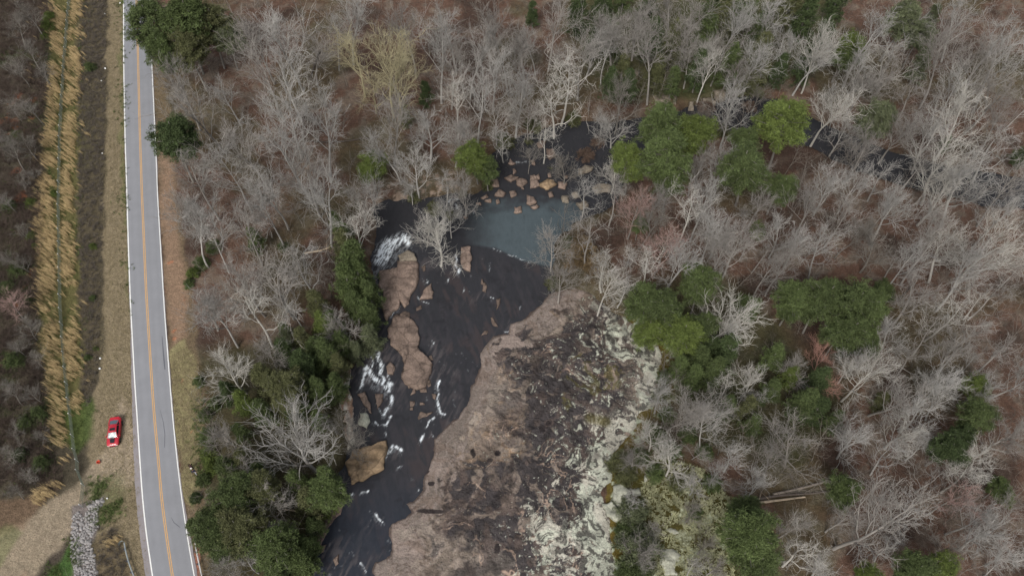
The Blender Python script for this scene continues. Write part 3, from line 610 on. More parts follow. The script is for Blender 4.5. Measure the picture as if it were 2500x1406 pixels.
def bare_proto(seed, Ht=17, fork=.45, spread=.75, nl=11, wob=.16, dens=1.0, curl=1.0):
    rg = random.Random(seed); tr, cr = [], []
    tn = limb(Vector((0, 0, -.3)), Vector((rg.gauss(0, .05), rg.gauss(0, .05), 1)).normalized(), Ht * .78, .23, .06, 12, .05, .05, rg, tr)
    for i in range(nl):
        f = fork + (1 - fork) * (i / (nl - 1)) ** .8; k = min(12, int(f * 12)); p, d, r = tn[k]
        L = Ht * (.44 - .2 * (f - fork) / (1 - fork)) * rg.uniform(.75, 1.2); r = min(r * .62, .115)
        dd = rdir(Vector((0, 0, 1)), spread * rg.uniform(.7, 1.25) * (1 - .45 * (f - fork) / (1 - fork)), rg)
        l1 = limb(p, dd, L, r, .028, 7, wob * .9 * curl, .06, rg, cr)
        for a in range(2, 8):
            for _ in range(2 if rg.random() < .42 * dens else 1):
                p2, d2, r2_ = l1[a]; l2 = limb(p2, rdir(d2, rg.uniform(.5, .95), rg), L * rg.uniform(.3, .5), min(r2_ * .7, .045), .02, 5, wob * 1.1 * curl, .05, rg, cr)
                for b_ in range(1, 6):
                    for _ in range(2 if rg.random() < .28 * dens else 1):
                        p3, d3, r3 = l2[b_]; l3 = limb(p3, rdir(d3, rg.uniform(.4, .85), rg), L * rg.uniform(.14, .26), .02, .011, 3, wob * 1.2 * curl, .05, rg, cr)
                        for c_ in range(1, 4):
                            p4, d4, r4 = l3[c_]
                            if rg.random() < .26 * dens: limb(p4, rdir(d4, rg.uniform(.35, .8), rg), L * rg.uniform(.07, .15), .012, .007, 2, wob * curl, .05, rg, cr)
    V, Fq = tubes(tr, 8); mt = mkmesh('trunk', V, Fq, 4, True, [M['bark_grey']])
    V, Fq = tubes(cr, 3); mc = mkmesh('crown', V, Fq, 4, False, [M['bark_grey']])
    rr = np.percentile(np.hypot(V[:, 0], V[:, 1]), 90); zc = np.median(V[:, 2])
    return dict(t=mt, c=mc, R=rr, zc=zc, H=Ht)
def bark(n, c, r=.16): M[n] = mat(n, lin(*c), .9, n1=(.8, .82, 1.15, 3), orand=r, spec=.1)
bark('bark_grey', (165, 162, 157)); bark('bark_pale', (182, 178, 170), .1); bark('bark_brown', (147, 142, 136)); bark('bark_dull', (126, 121, 114))
bark('bark_pink', (168, 142, 134), .08); bark('bark_yellow', (168, 160, 130), .08); bark('bark_red', (180, 140, 126), .05); bark('trunk_grey', (128, 124, 118))
BP = [bare_proto(1), bare_proto(2, 18, .5, .7, 12), bare_proto(3, 16, .35, .9, 12, .18), bare_proto(4, 17, .5, .55, 13, .13, 1.1), bare_proto(5, 15, .3, 1.0, 11, .2),
      bare_proto(6, 18, .55, .85, 10, .2, .9, 1.3), bare_proto(7, 16, .4, .8, 13, .15, 1.1), bare_proto(8, 17, .45, .65, 12, .14), bare_proto(9, 14, .25, .95, 13, .14, 1.1), bare_proto(10, 17, .4, .85, 9, .24, .75, 1.4)]
def leafmesh(cl, rg, nper, L, w, flat=.5):      # needle tufts: clusters of slim triangles
    cl = np.array(cl, float); n = len(cl); rs_ = np.random.RandomState(rg)
    c = np.repeat(cl[:, :3], nper, 0); s = np.repeat(cl[:, 3], nper)
    d = rs_.normal(size=(n * nper, 3)); d[:, 2] = d[:, 2] * flat + .35; d /= np.linalg.norm(d, axis=1)[:, None]
    base = c + d * (s * rs_.uniform(.1, 1, n * nper))[:, None]
    dd = d + rs_.normal(size=d.shape) * .5; dd /= np.linalg.norm(dd, axis=1)[:, None]
    pr = np.cross(dd, rs_.normal(size=d.shape)); pr /= np.linalg.norm(pr, axis=1)[:, None]
    l = L * rs_.uniform(.6, 1.3, n * nper)[:, None]; V = np.stack([base - pr * w / 2, base + pr * w / 2, base + dd * l], 1).reshape(-1, 3)
    return V, np.arange(len(V)).reshape(-1, 3)
def ever_proto(kind, seed):
    rg = random.Random(seed); tr, cl = [], []
    if kind == 'pine':
        Ht, Rr = 18, 4.6
        tn = limb(Vector((0, 0, -.3)), Vector((0, 0, 1)), Ht * .95, .25, .06, 12, .03, .05, rg, tr)
        lobes = [(rg.uniform(0, 6.28), rg.uniform(.7, 1.2)) for _ in range(5)]
        for i in range(92):
            f = rg.uniform(.5, 1) ; z = Ht * f; t = (f - .5) / .5; a = rg.uniform(0, 6.28)
            rr = Rr * (math.sin(math.pi * (.25 + .72 * t)) ** .7) * rg.uniform(.72, 1.0) * (1 + .15 * math.sin(3 * a + seed))
            p = tn[min(12, int(z / Ht * 12))][0]; e = p + Vector((math.cos(a) * rr, math.sin(a) * rr, rr * .25))
            tr.append((*p, *e, .07, .03))
            for k in range(13):
                q = p.lerp(e, rg.uniform(.2, 1.0) ** .7); s = rg.uniform(.3, .6)
                cl.append((q.x + rg.gauss(0, .38), q.y + rg.gauss(0, .38), q.z + rg.gauss(0, .3), s))
        L, w, nper = .40, .12, 24; zc = Ht * .78
    elif kind == 'cedar':
        Ht, Rr = 9, 2.3
        tn = limb(Vector((0, 0, -.3)), Vector((0, 0, 1)), Ht, .15, .03, 10, .02, .05, rg, tr)
        for i in range(70):
            f = rg.uniform(.08, 1) ** .85; z = Ht * f; a = rg.uniform(0, 6.28); rr = Rr * (1 - f) ** .7 * rg.uniform(.7, 1.15) + .15
            p = Vector((0, 0, z)); e = p + Vector((math.cos(a) * rr, math.sin(a) * rr, rr * .35)); tr.append((*p, *e, .03, .015))
            for k in range(7):
                q = p.lerp(e, rg.uniform(.35, 1.05)); cl.append((q.x + rg.gauss(0, .22), q.y + rg.gauss(0, .22), q.z + rg.gauss(0, .2), rg.uniform(.2, .38)))
        L, w, nper = .3, .10, 22; zc = Ht * .45
    else:
        Ht, Rr = 3.2, 2.4
        for i in range(60):
            a = rg.uniform(0, 6.28); t = rg.uniform(.1, 1.5); rr = Rr * rg.uniform(.75, 1.08)
            p = Vector((0, 0, 0)); e = Vector((math.cos(a) * math.sin(t) * rr, math.sin(a) * math.sin(t) * rr, math.cos(t) * Ht * rg.uniform(.7, 1)))
            tr.append((*p, *e, .035, .012))
            for k in range(8):
                q = p.lerp(e, rg.uniform(.5, 1.05)); cl.append((q.x + rg.gauss(0, .25), q.y + rg.gauss(0, .25), max(.1, q.z + rg.gauss(0, .2)), rg.uniform(.2, .4)))
        L, w, nper = .26, .09, 22; zc = Ht * .5
    V, Fq = tubes(tr, 5); mt = mkmesh('trunk', V, Fq, 4, True, [M['trunk_grey']])
    V, Ft = leafmesh(cl, seed, nper, L, w); mc = mkmesh('crown', V, Ft, 3, False, [M['leaf_green']])
    return dict(t=mt, c=mc, R=Rr, zc=zc, H=Ht)
def leaf(n, c, r=.1):
    m = mat(n, lin(*c), .75, n1=(.45, .55, 1.4, 3), n2=(3, .6, 1.35, 2), orand=r, spec=.15)
    M[n] = m
leaf('leaf_green', (82, 93, 58)); leaf('leaf_bright', (94, 106, 56)); leaf('leaf_mid', (86, 98, 60)); leaf('leaf_dark', (70, 82, 52)); leaf('leaf_olive', (92, 94, 64)); leaf('leaf_soft', (98, 104, 78))
EP = {'pine': [ever_proto('pine', s) for s in (11, 12, 13)], 'cedar': [ever_proto('cedar', s) for s in (21, 22)], 'shrub': [ever_proto('shrub', s) for s in (31, 32)]}

def place_tree(pr, u, v, rpx, name, cat, group, bm, tm=None, hs_=1.0, smax=1.6):
    s = 1.0
    for _ in range(4):
        z = pr['zc'] * s * hs_; x, y = P(u, v, z); s = min(smax, rpx / ppm(u, v, z) / pr['R'])
    g_ = gz(x, y); x, y = P(u, v, g_ + pr['zc'] * s * hs_); g_ = gz(x, y)
    r = empty(name, (x, y, g_ - .05), rnd.uniform(0, 6.28)); r.scale = (s, s, s * hs_); tag(r, None, cat, group)
    for nm, k, m in (('trunk', 't', tm or bm), ('crown', 'c', bm)):
        o = link(nm, pr[k], r); o.material_slots[0].link = 'OBJECT'; o.material_slots[0].material = M[m]
    return r
# evergreens: kind letter, u, v, r(px), leaf
EV = """p 372 40 54 g;p 432 28 56 m;p 500 45 48 o;p 392 108 40 m;p 455 105 44 o;p 545 75 36 s;p 410 325 52 d;p 905 402 34 b;p 1162 372 36 b;p 1190 412 30 m;
p 1692 305 48 b;p 1612 300 50 m;p 1640 368 56 m;p 1543 382 40 b;p 1640 425 42 m;p 1925 295 58 b;p 1812 328 34 m;p 1838 392 56 g;p 1905 447 38 m;p 1790 415 26 g;p 2135 280 44 s;p 2082 98 34 b;p 2062 130 30 m;
p 1715 690 46 m;p 1572 742 48 m;p 1628 735 46 g;p 1600 792 42 b;p 1662 800 48 b;p 1718 800 36 g;p 1832 735 30 m;c 1690 845 34 g;c 1770 866 42 d;c 1730 858 30 d;
p 1948 715 44 m;p 2012 730 50 g;p 2080 718 54 g;p 2132 735 48 m;p 2062 802 46 g;p 2112 815 38 m;p 2160 700 26 g;c 2070 848 26 d;
p 2070 1180 40 m;p 1845 1292 66 m;p 1832 1238 40 g;p 1862 1352 54 g;p 2250 1385 46 g;p 2310 1388 36 b;p 2120 1395 30 b;p 2442 1190 26 m;p 2462 1210 22 b;p 2382 930 30 b;p 2402 1008 42 g;p 2330 1080 44 d;p 2492 385 24 d;p 2350 1060 30 d;
c 1885 880 34 m;c 1992 940 38 d;c 1958 992 40 g;c 1822 1002 32 o;c 1835 1042 28 g;c 1990 1005 34 d;c 2032 1032 28 g;c 1705 885 36 g;c 1655 905 30 m;c 1925 925 28 b;c 1880 960 30 g;c 1740 910 34 g;c 1690 925 30 m;c 2150 980 24 o;c 1770 1000 30 g;
c 1410 48 34 d;c 1470 30 36 d;c 1560 60 38 d;c 1592 112 36 d;c 1640 120 38 o;c 1690 40 40 o;c 1722 100 36 g;c 1760 60 36 o;c 1800 112 38 g;c 1850 150 38 o;c 1880 60 40 o;c 1902 112 36 g;c 1780 172 36 g;c 1822 192 34 o;c 1650 172 34 g;c 1702 182 34 d;c 1602 192 32 o;c 1560 192 32 d;c 1922 30 36 o;c 1960 60 38 d;c 2002 30 38 d;c 2040 12 34 d;p 2230 30 42 s;c 1482 70 34 d;c 1500 112 30 g;c 1450 112 26 d;c 1540 132 30 d;c 1532 222 30 d;c 1490 212 28 d;c 1672 232 28 g;c 1852 200 30 o;c 1900 182 28 d;c 1950 132 30 o;c 1740 20 36 g;c 1820 20 38 g;c 1620 60 30 g;c 1580 20 32 d;c 1850 90 34 g;c 1720 145 30 o;c 1960 170 32 d;c 2010 90 30 d;c 1370 180 24 d;c 1520 10 28 g;c 1300 40 20 d;c 1600 20 24 o;c 1640 210 26 g;c 1520 180 26 o;
p 2250 80 34 s;c 2240 170 30 s;c 2265 60 26 s;
c 868 650 46 g;c 855 705 46 m;c 905 730 36 g;c 848 622 42 o;c 900 780 36 g;c 880 690 40 m;c 870 755 34 g;c 778 752 34 o;c 792 802 32 b;c 800 872 38 g;c 745 905 42 d;p 690 925 48 o;c 650 935 40 o;c 722 990 38 d;c 782 960 34 g;c 905 835 34 s;c 872 862 26 s;c 600 990 32 b;c 560 962 28 d;c 645 1010 34 g;c 772 860 30 g;c 700 870 34 d;c 740 950 36 g;
s 522 985 20 m;s 505 1060 22 m;s 508 1105 22 b;s 500 1010 18 g;s 512 1140 18 b;s 495 1170 18 g;s 484 930 16 g;
p 560 1205 56 g;p 512 1272 54 g;p 590 1262 56 o;p 622 1200 48 o;p 545 1330 46 g;p 650 1342 56 m;c 705 1330 46 g;c 742 1380 42 m;p 780 1182 48 m;c 762 1232 44 o;c 802 1232 32 b;c 730 1185 36 m;c 682 1390 40 d;c 620 1330 36 d;s 476 1215 16 d;c 800 1170 32 m;c 770 1290 30 g;c 760 1340 32 m;c 480 1290 26 g;
c 830 900 30 o;c 822 945 30 g;c 815 800 32 m;c 560 1150 36 g;c 600 1132 34 o;c 850 590 32 m;c 742 838 32 o;c 835 845 30 g;c 700 815 24 s;c 690 1000 30 o;c 780 1030 26 m;c 590 1060 26 g;c 640 1160 30 m;s 1722 262 26 u;s 1830 262 22 u;s 1690 300 20 u;s 1760 320 22 o;c 625 590 26 m;c 820 548 22 m;s 490 640 20 m;s 470 665 16 b;s 520 600 20 g;s 460 690 14 m;c 1040 235 22 d;c 990 290 20 o;s 690 600 14 g;
s 115 62 18 b;s 118 40 16 b;s 108 88 12 b;s 75 575 14 b;s 40 662 22 m;s 20 502 18 g;s 85 600 10 b;s 30 880 26 g;s 92 1010 24 g;s 60 1030 22 m;s 75 495 16 b;s 70 730 14 g;s 225 600 10 b;s 225 727 9 m;s 212 872 9 m;s 218 162 14 m;s 232 850 7 b;s 15 700 20 g;s 100 1130 24 g;s 45 1110 20 d;s 130 470 10 b;
s 1520 1130 36 o;s 1560 1342 62 s;s 1545 1250 40 s;s 1530 1160 26 o;s 1562 1110 26 g;s 1600 1060 30 g;s 1640 1100 26 m;s 1600 1150 24 m;s 1655 1180 24 o;s 1620 960 22 o;s 1625 920 20 m;s 1545 1395 44 g;s 1530 1300 30 m;s 1700 1250 18 g;s 1740 1180 24 m;s 1630 1010 24 m;s 1680 1060 24 g;s 1720 1100 22 m;
p 1560 548 20 m;p 1855 560 19 b;c 2305 355 16 g;s 1130 470 12 o;s 1230 340 24 o;s 1300 300 22 o;s 1400 285 20 o;s 1190 450 18 o;s 1010 480 16 o;s 1060 510 26 o;s 1100 530 20 o;s 1420 600 34 t;s 1455 640 30 t;s 1400 640 22 t;s 1350 690 20 o;s 1390 590 22 o;s 1430 380 26 u;s 1460 350 22 u;s 1345 415 12 o;s 1290 350 16 o"""
LM = dict(g='leaf_green', b='leaf_bright', m='leaf_mid', d='leaf_dark', o='leaf_olive', s='leaf_soft', t='leaf_tan', u='leaf_umber')
leaf('leaf_tan', (124, 106, 80)); leaf('leaf_umber', (100, 84, 74))
LA = dict(g='mid green', b='bright yellow green', m='fresh green', d='dark green', o='olive green', s='faded grey green', t='tan brown', u='dull brown')
evs = []; kn = {}
for i, t in enumerate(EV.replace('\n', '').split(';')):
    k, u, v, r_, c = t.split(); u, v, r_ = float(u), float(v), float(r_)
    if k == 'c' and 1290 < u < 2050 and v < 260 and i % 3 == 0: continue
    if k == 'c': r_ *= .92
    K = {'p': 'pine', 'c': 'cedar', 's': 'shrub'}[k]; pr = EP[K][i % len(EP[K])]
    nm = {'p': 'pine_tree', 'c': 'cedar_tree', 's': 'evergreen_shrub' if c not in 'tu' else 'brown_shrub'}[k]
    o = place_tree(pr, u, v, r_ * (1.2 if k == 'p' else 1.06), nm, 'shrub' if k == 's' else 'tree', {'p': 'pines in the woods', 'c': 'cedars under the bare trees', 's': 'shrubs on the banks and in the scrub'}[k], LM[c], 'trunk_grey', 1.0 if k != 'p' else rnd.uniform(.85, 1), 1.9)
    evs.append((u, v, r_, k)); kn.setdefault(k, []).append([o, u, v, LA[c]])
name_all(kn['p'], 'pine'); name_all(kn['c'], 'cedar'); name_all(kn['s'], 'shrub')

# bare trees placed from the photo: u v r proto bark
BT = """430 190 55 1;490 235 52 7;560 235 48 4;640 150 56 0;690 55 56 3;622 58 50 7;742 95 52 1;800 55 52 5;832 15 48 3;868 120 52 0 y;930 108 58 2 y;965 178 55 6 y;905 205 46 4 y;1000 60 50 1;1062 95 48 3;1105 55 50 0;1092 150 48 7;1140 110 46 1;700 175 55 7;690 245 60 6;602 325 52 3;562 395 55 0;480 425 55 7;442 480 48 1;505 505 52 4;652 430 58 1;705 325 62 2;765 300 55 3;742 415 62 6;770 480 58 2;652 500 54 0;592 545 46 7;452 555 55 1;515 585 52 5;
662 655 62 2;742 645 54 9;600 680 50 8;478 722 54 1;525 755 46 3;612 745 60 9 w;722 760 54 5;832 780 40 8;560 895 52 8 w;648 855 44 6;720 1060 86 8;835 1040 46 6 k;552 1065 40 8;645 1225 56 8;592 1140 38 9;650 1300 30 3;545 1385 46 6;600 1370 40 8;690 1100 30 7;860 1090 36 6 k;
1065 570 52 8 w;1030 540 36 9;1095 520 36 6;860 560 56 5 w;880 480 40 6;900 440 36 7;960 340 48 1;1010 400 44 6;1040 300 44 8;940 280 44 3;1080 440 38 9;1000 460 36 5;1150 300 44 7;1210 270 46 0;1260 220 46 3;1230 330 38 9;1290 270 42 6;1130 470 34 8;1180 400 30 5;1330 330 36 9 w;1290 380 30 5 k;1380 400 30 8 k;1110 240 56 5 w;1105 330 36 7;1160 230 44 3;1200 160 46 6;1275 130 52 8;1240 70 46 3;1345 40 44 7;1310 95 36 1;1380 165 62 9 w;1360 230 58 9 w;1420 130 52 6;1440 95 40 7;1510 60 40 3;1550 90 46 1;1515 235 44 6 k;1500 300 36 8;1470 290 30 5;1590 160 32 4;1730 150 44 1 w;1725 100 28 3;1700 30 44 7;1560 40 40 8;1610 100 44 3;1665 60 40 7;1760 120 42 0;1790 40 44 1;1850 120 40 3;1880 40 40 8;1920 90 36 5;1640 20 36 8;1690 130 36 6;1480 100 36 1;1800 180 36 7;1820 60 34 5;1790 262 44 6;1735 285 36 9 k;1850 230 34 5 k;1930 120 32 8;2015 85 50 1 w;1980 120 40 3;2130 60 62 9;2200 45 56 5;2190 120 52 4 w;2100 170 40 6;2170 135 40 9;
2330 120 60 1;2430 70 56 9;2370 30 46 7;2480 120 50 2;2300 60 40 5;2030 245 46 3 w;2110 190 36 7;2070 220 34 1;2160 200 40 8;2240 210 40 9;2400 160 50 3;2440 200 48 7;2340 220 50 6;2360 270 52 8 w;2300 290 44 9;2450 290 46 1;2200 300 40 3;2500 250 40 5;2290 330 60 4;2340 370 64 2 w;2450 350 54 9;2110 360 46 8;2060 310 36 6;2240 400 44 5;2310 450 50 8 w;2400 420 56 2;2470 450 46 7;2160 420 44 4;2030 440 42 8;2090 440 36 6;1990 480 44 7;2200 480 48 3;2160 500 30 9;2060 520 40 6;1960 560 38 3;
1500 470 40 9;1430 460 40 9;1500 410 34 8 w;1550 500 36 6 r;1600 470 44 1;1580 520 38 7 k;1680 500 52 9 w;1720 480 40 3;1850 490 40 6;1860 430 30 7;1760 400 44 6;1720 390 36 8;1770 530 52 1;1740 560 46 6;1620 590 44 6 r;1580 650 46 9 w;1540 610 34 5;1440 560 46 9;1350 590 42 6;1370 670 40 6;1480 640 44 9 w;1470 700 42 7 w;1520 690 36 9;1650 620 44 2;1740 620 50 3;1800 590 50 6;1860 610 46 5;1780 770 56 8 w;1790 800 34 7 w;1870 660 40 7;1910 640 40 1;
1910 560 36 8;2020 600 40 7;2080 560 40 1 k;2150 590 40 8 k;2220 640 46 7;2280 590 54 1;2340 600 50 2 w;2440 580 66 2 w;2390 640 50 3;2460 500 44 7;2300 520 40 5;2240 720 52 2;2200 620 36 9;2340 740 58 9 w;2400 730 44 5 w;2440 700 44 9;2480 660 36 5;2380 790 44 7;2290 800 44 9;2180 820 46 8;2240 860 48 4;2120 900 56 6 w;2015 880 46 4 e;2020 930 30 6 e;1950 900 34 8;2090 880 36 3;2330 860 46 8;2380 880 34 5;2450 840 52 9;2480 920 38 3;2300 940 52 6;2180 950 52 2;2250 1000 52 8;2320 970 46 7;2410 930 40 6;
1840 920 38 8 w;1870 960 30 5;1780 930 36 9 w;1700 960 50 3;1650 1000 48 1;1760 1010 36 6;1600 1060 36 8 w;1650 1110 46 8 w;1700 1100 30 4;1550 1110 30 8;1740 1040 44 7;1620 950 40 6;1800 1100 36 3;1700 1180 28 8;1750 1150 30 6;1850 1180 36 8;1960 1085 78 4;1900 1120 44 7;2090 1070 50 6;2060 1020 44 5;2210 1050 48 8 w;2180 1110 48 9;2260 1080 40 7;2390 1090 56 5 w;2460 1060 48 8;2370 1150 48 2 w;2290 1160 44 9;2150 1250 84 2;2230 1240 58 9;2060 1260 50 6;2330 1210 44 7 r;2380 1260 44 3;2420 1300 54 8;2480 1260 44 5;1960 1340 60 9 w;1930 1280 40 6;2020 1380 40 3;2320 1330 40 6 k;2470 1350 44 6;2440 1390 40 4;2180 1340 44 9;2100 1330 34 5;1560 1345 40 8;1590 1290 24 7;1545 1220 28 9;1690 1250 30 6 k;1720 1330 28 6 k;1740 1390 34 8;1690 1390 26 7;
22 60 40 7 k;70 30 36 3 k;30 150 44 1 k;65 120 34 6 k;100 170 30 8 k;20 250 44 5 k;70 250 40 7 k;15 360 40 3 k;60 350 34 6 k;50 430 32 4 k;10 480 34 7 k;50 560 26 9 k;15 620 30 1 k;55 640 26 7 k;20 740 42 6 r;60 800 34 8 k;30 840 28 3 k;85 880 28 7 k;20 960 38 1 k;75 960 30 6 k;40 1040 34 4 k;100 1060 26 9 k;10 1110 36 7 k;60 1160 28 8 k;30 1200 24 3 k;80 420 18 8 k"""
BK = dict(w=('bark_pale', 'whitish'), k=('bark_dull', 'dull grey brown'), r=('bark_pink', 'pinkish'), y=('bark_yellow', 'yellowish budding'), e=('bark_red', 'reddish budding'))
bts = []; bl = []
for t in BT.replace('\n', '').split(';'):
    q = t.split(); u, v, r_ = map(float, q[:3]); bts.append((u, v, r_, int(q[3]), q[4] if len(q) > 4 else ''))
BLK = [np.array(RIV), np.array(SLAB), np.array(pts('-400,-300 420,-300 400,200 410,400 470,700 490,900 510,1440 -400,1440')), np.array(pts('1480,1160 1620,1110 1800,1250 1790,1445 1490,1445'))]
rf = random.Random(99); vv_ = -120
while vv_ < 1500 and len(bts) < 292:
    uu_ = -100
    while uu_ < 2620 and len(bts) < 292:
        u = uu_ + rf.uniform(-22, 22); v = vv_ + rf.uniform(-22, 22)
        ok = all(sdp(b_, np.array([u]), np.array([v + 45]))[0] < -8 for b_ in BLK) and all((u - a) ** 2 + (v - b_) ** 2 > (46) ** 2 for a, b_, *_ in bts) and all((u - a) ** 2 + (v - b_) ** 2 > (.8 * c_) ** 2 for a, b_, c_, k in evs if k == 'p')
        if ok: bts.append((u, v, rf.uniform(36, 54), rf.randrange(10), rf.choice(['', '', '', 'k', 'k', 'w'])))
        uu_ += 56
    vv_ += 50
for u, v, r_, p, k in bts:
    m, adj = BK.get(k, ('bark_grey', 'light grey')) if k else rnd.choice([('bark_grey', 'light grey'), ('bark_brown', 'brownish grey')])
    small = u < 120
    o = place_tree(BP[p], u, v, r_ * (.85 if u < 120 else 1.2 if v < 800 else 1.12), 'bare_tree', 'tree', 'leafless trees of the woods', m, m if m != 'bark_pink' else 'trunk_grey', rnd.uniform(.86, 1.18) if not small else .8, 1.75); o.rotation_euler = (rnd.gauss(0, .05), rnd.gauss(0, .05), o.rotation_euler[2])
    bl.append([o, u, v, ('broad ' if r_ > 60 else 'small ' if r_ < 34 else '') + adj])
name_all(bl, 'leafless tree')
def thicket():
    rg = random.Random(5); pr = []
    for k in range(6):
        s = []; Ht = 8.5; tn = limb(Vector((0, 0, -.2)), Vector((0, 0, 1)), Ht * .85, .075, .025, 8, .07, .04, rg, s)
        for i in range(12):
            p_, d, r_ = tn[rg.randrange(2, 9)]; l1 = limb(p_, rdir(Vector((0, 0, 1)), rg.uniform(.5, 1.1), rg), Ht * rg.uniform(.22, .36), .034, .016, 4, .15, .06, rg, s)
            for a in range(1, 5):
                p2, d2, _ = l1[a]; l2 = limb(p2, rdir(d2, rg.uniform(.4, .9), rg), Ht * rg.uniform(.09, .17), .017, .010, 2, .2, .05, rg, s)
                for c_ in (1, 2):
                    if rg.random() < .6: limb(l2[c_][0], rdir(l2[c_][1], rg.uniform(.4, .8), rg), Ht * rg.uniform(.04, .08), .011, .007, 1, .2, .05, rg, s)
        pr.append(tubes(s, 3))
    Vs, Fs, off = [], [], 0; rs_ = np.random.RandomState(8)
    for v in np.arange(-150, 1500, 34):
        for u in np.arange(-60, 2600, 38):
            x_, y_ = P(u + rs_.uniform(-18, 18), v + rs_.uniform(-16, 16), 1.0)
            uq, vq = PX(x_, y_, 1.0)
            if any(sdp(b_, np.array([uq]), np.array([vq]))[0] > -7 for b_ in BLK) or rs_.rand() < .72: continue
            V_, F_ = pr[rs_.randint(6)]; a = rs_.uniform(0, 6.28); s = rs_.uniform(.55, 1.15); c_, s_ = math.cos(a), math.sin(a)
            V2 = np.stack([(V_[:, 0] * c_ - V_[:, 1] * s_) * s + x_, (V_[:, 0] * s_ + V_[:, 1] * c_) * s + y_, V_[:, 2] * s + gz(x_, y_)], -1)
            Vs.append(V2); Fs.append(F_ + off); off += len(V2)
    return link('sapling_thicket', mkmesh('sapling_thicket', np.concatenate(Vs), np.concatenate(Fs), 4, False, [M['bark_sap']]))
bark('bark_sap', (128, 121, 113), 0)
tag(thicket(), 'crowded thin leafless saplings filling the woods between the big trees', 'saplings', kind='stuff')
print('bare', len(bts), 'ever', len(evs))

# ---------------------------------------------------------------- scrub, golden grass (uncountable)
def scatter(polys, n, seed, avoid=()):
    r_ = np.random.RandomState(seed); out = []
    W_ = [w0(p) for p in polys]; AV = [w0(p) for p in avoid]
    ar = [abs(np.sum(w[:, 0] * np.roll(w[:, 1], -1) - w[:, 1] * np.roll(w[:, 0], -1))) / 2 for w in W_]
    for w, a in zip(W_, ar):
        lo, hi = w.min(0), w.max(0); k = int(n * a / sum(ar) * ((hi - lo).prod() / a)); p = lo + r_.rand(k, 2) * (hi - lo)
        m = sdp(w, p[:, 0], p[:, 1]) > 0
        for av in AV: m &= sdp(av, p[:, 0], p[:, 1]) < 0
        out.append(p[m])
    return np.concatenate(out)
def twigs(name, pt, per, L, r, m, seed, up=.9, kind=True):
    rs_ = np.random.RandomState(seed); n = len(pt) * per
    z = terr_z(pt[:, 0], pt[:, 1]); b_ = np.repeat(np.column_stack([pt, z]), per, 0); sc = np.repeat(rs_.uniform(.5, 1.3, len(pt)), per)
    d = rs_.normal(size=(n, 3)); d[:, 2] = np.abs(d[:, 2]) * .5 + up; d /= np.linalg.norm(d, axis=1)[:, None]
    L1 = L * sc * rs_.uniform(.5, 1.1, n); mid = b_ + d * (L1 * .55)[:, None]
    d2 = d + rs_.normal(size=d.shape) * .4; d2 /= np.linalg.norm(d2, axis=1)[:, None]; d3 = d + rs_.normal(size=d.shape) * .6; d3 /= np.linalg.norm(d3, axis=1)[:, None]
    o = np.full((n, 1), r)
    s = np.concatenate([np.hstack([b_, mid, o, o * .8]), np.hstack([mid, mid + d2 * (L1 * .5)[:, None], o * .8, o * .4]), np.hstack([mid, mid + d3 * (L1 * .4)[:, None], o * .7, o * .4])])
    V, Fq = tubes(s, 3); return link(name, mkmesh(name, V, Fq, 4, False, [M[m]]))
bark('brush_brown', (106, 99, 91)); bark('brush_grey', (100, 96, 86)); bark('brush_dark', (98, 86, 78))
WOOD = [pts('420,-150 2640,-150 2640,300 2000,250 1700,200 1500,240 1200,320 1170,460 930,470 900,600 830,800 640,840 500,880 460,700 420,400'), pts('1380,560 1520,470 1600,380 2000,380 2640,550 2640,1445 1800,1445 1800,1250 1620,1110 1620,900 1520,750 1400,690'), pts('500,880 900,800 830,900 800,1150 760,1440 500,1440')]
p = scatter(WOOD, 4000, 1, [RIV, SLAB])
tag(twigs('undergrowth', p, 7, 1.7, .014, 'brush_brown', 2), 'thin leafless undergrowth covering the floor of the woods', 'undergrowth', kind='stuff')
p = scatter([pts('-60,-150 140,-150 105,450 95,800 130,1080 170,1190 -60,1230')], 3200, 3)
tag(twigs('roadside_scrub', p, 16, 2.0, .018, 'brush_dark', 4), 'dense grey leafless scrub left of the golden grass', 'scrub', kind='stuff')
p = scatter([pts('195,-150 262,-150 254,460 240,900 215,1000 200,940 190,400'), pts('235,1290 290,1290 320,1440 245,1440')], 2300, 5)
tag(twigs('low_brambles', p, 14, .75, .014, 'brush_brown', 6), 'low brown brambles between the golden grass and the mown verge', 'brambles', kind='stuff')
p = scatter([pts('1205,395 1300,335 1440,310 1500,330 1500,420 1400,460 1330,400 1230,440')], 110, 7)
tag(twigs('waterside_brush', p, 22, 1.6, .018, 'brush_grey', 8), 'leafless brush growing among the rocks of the upper creek', 'brush', kind='stuff')

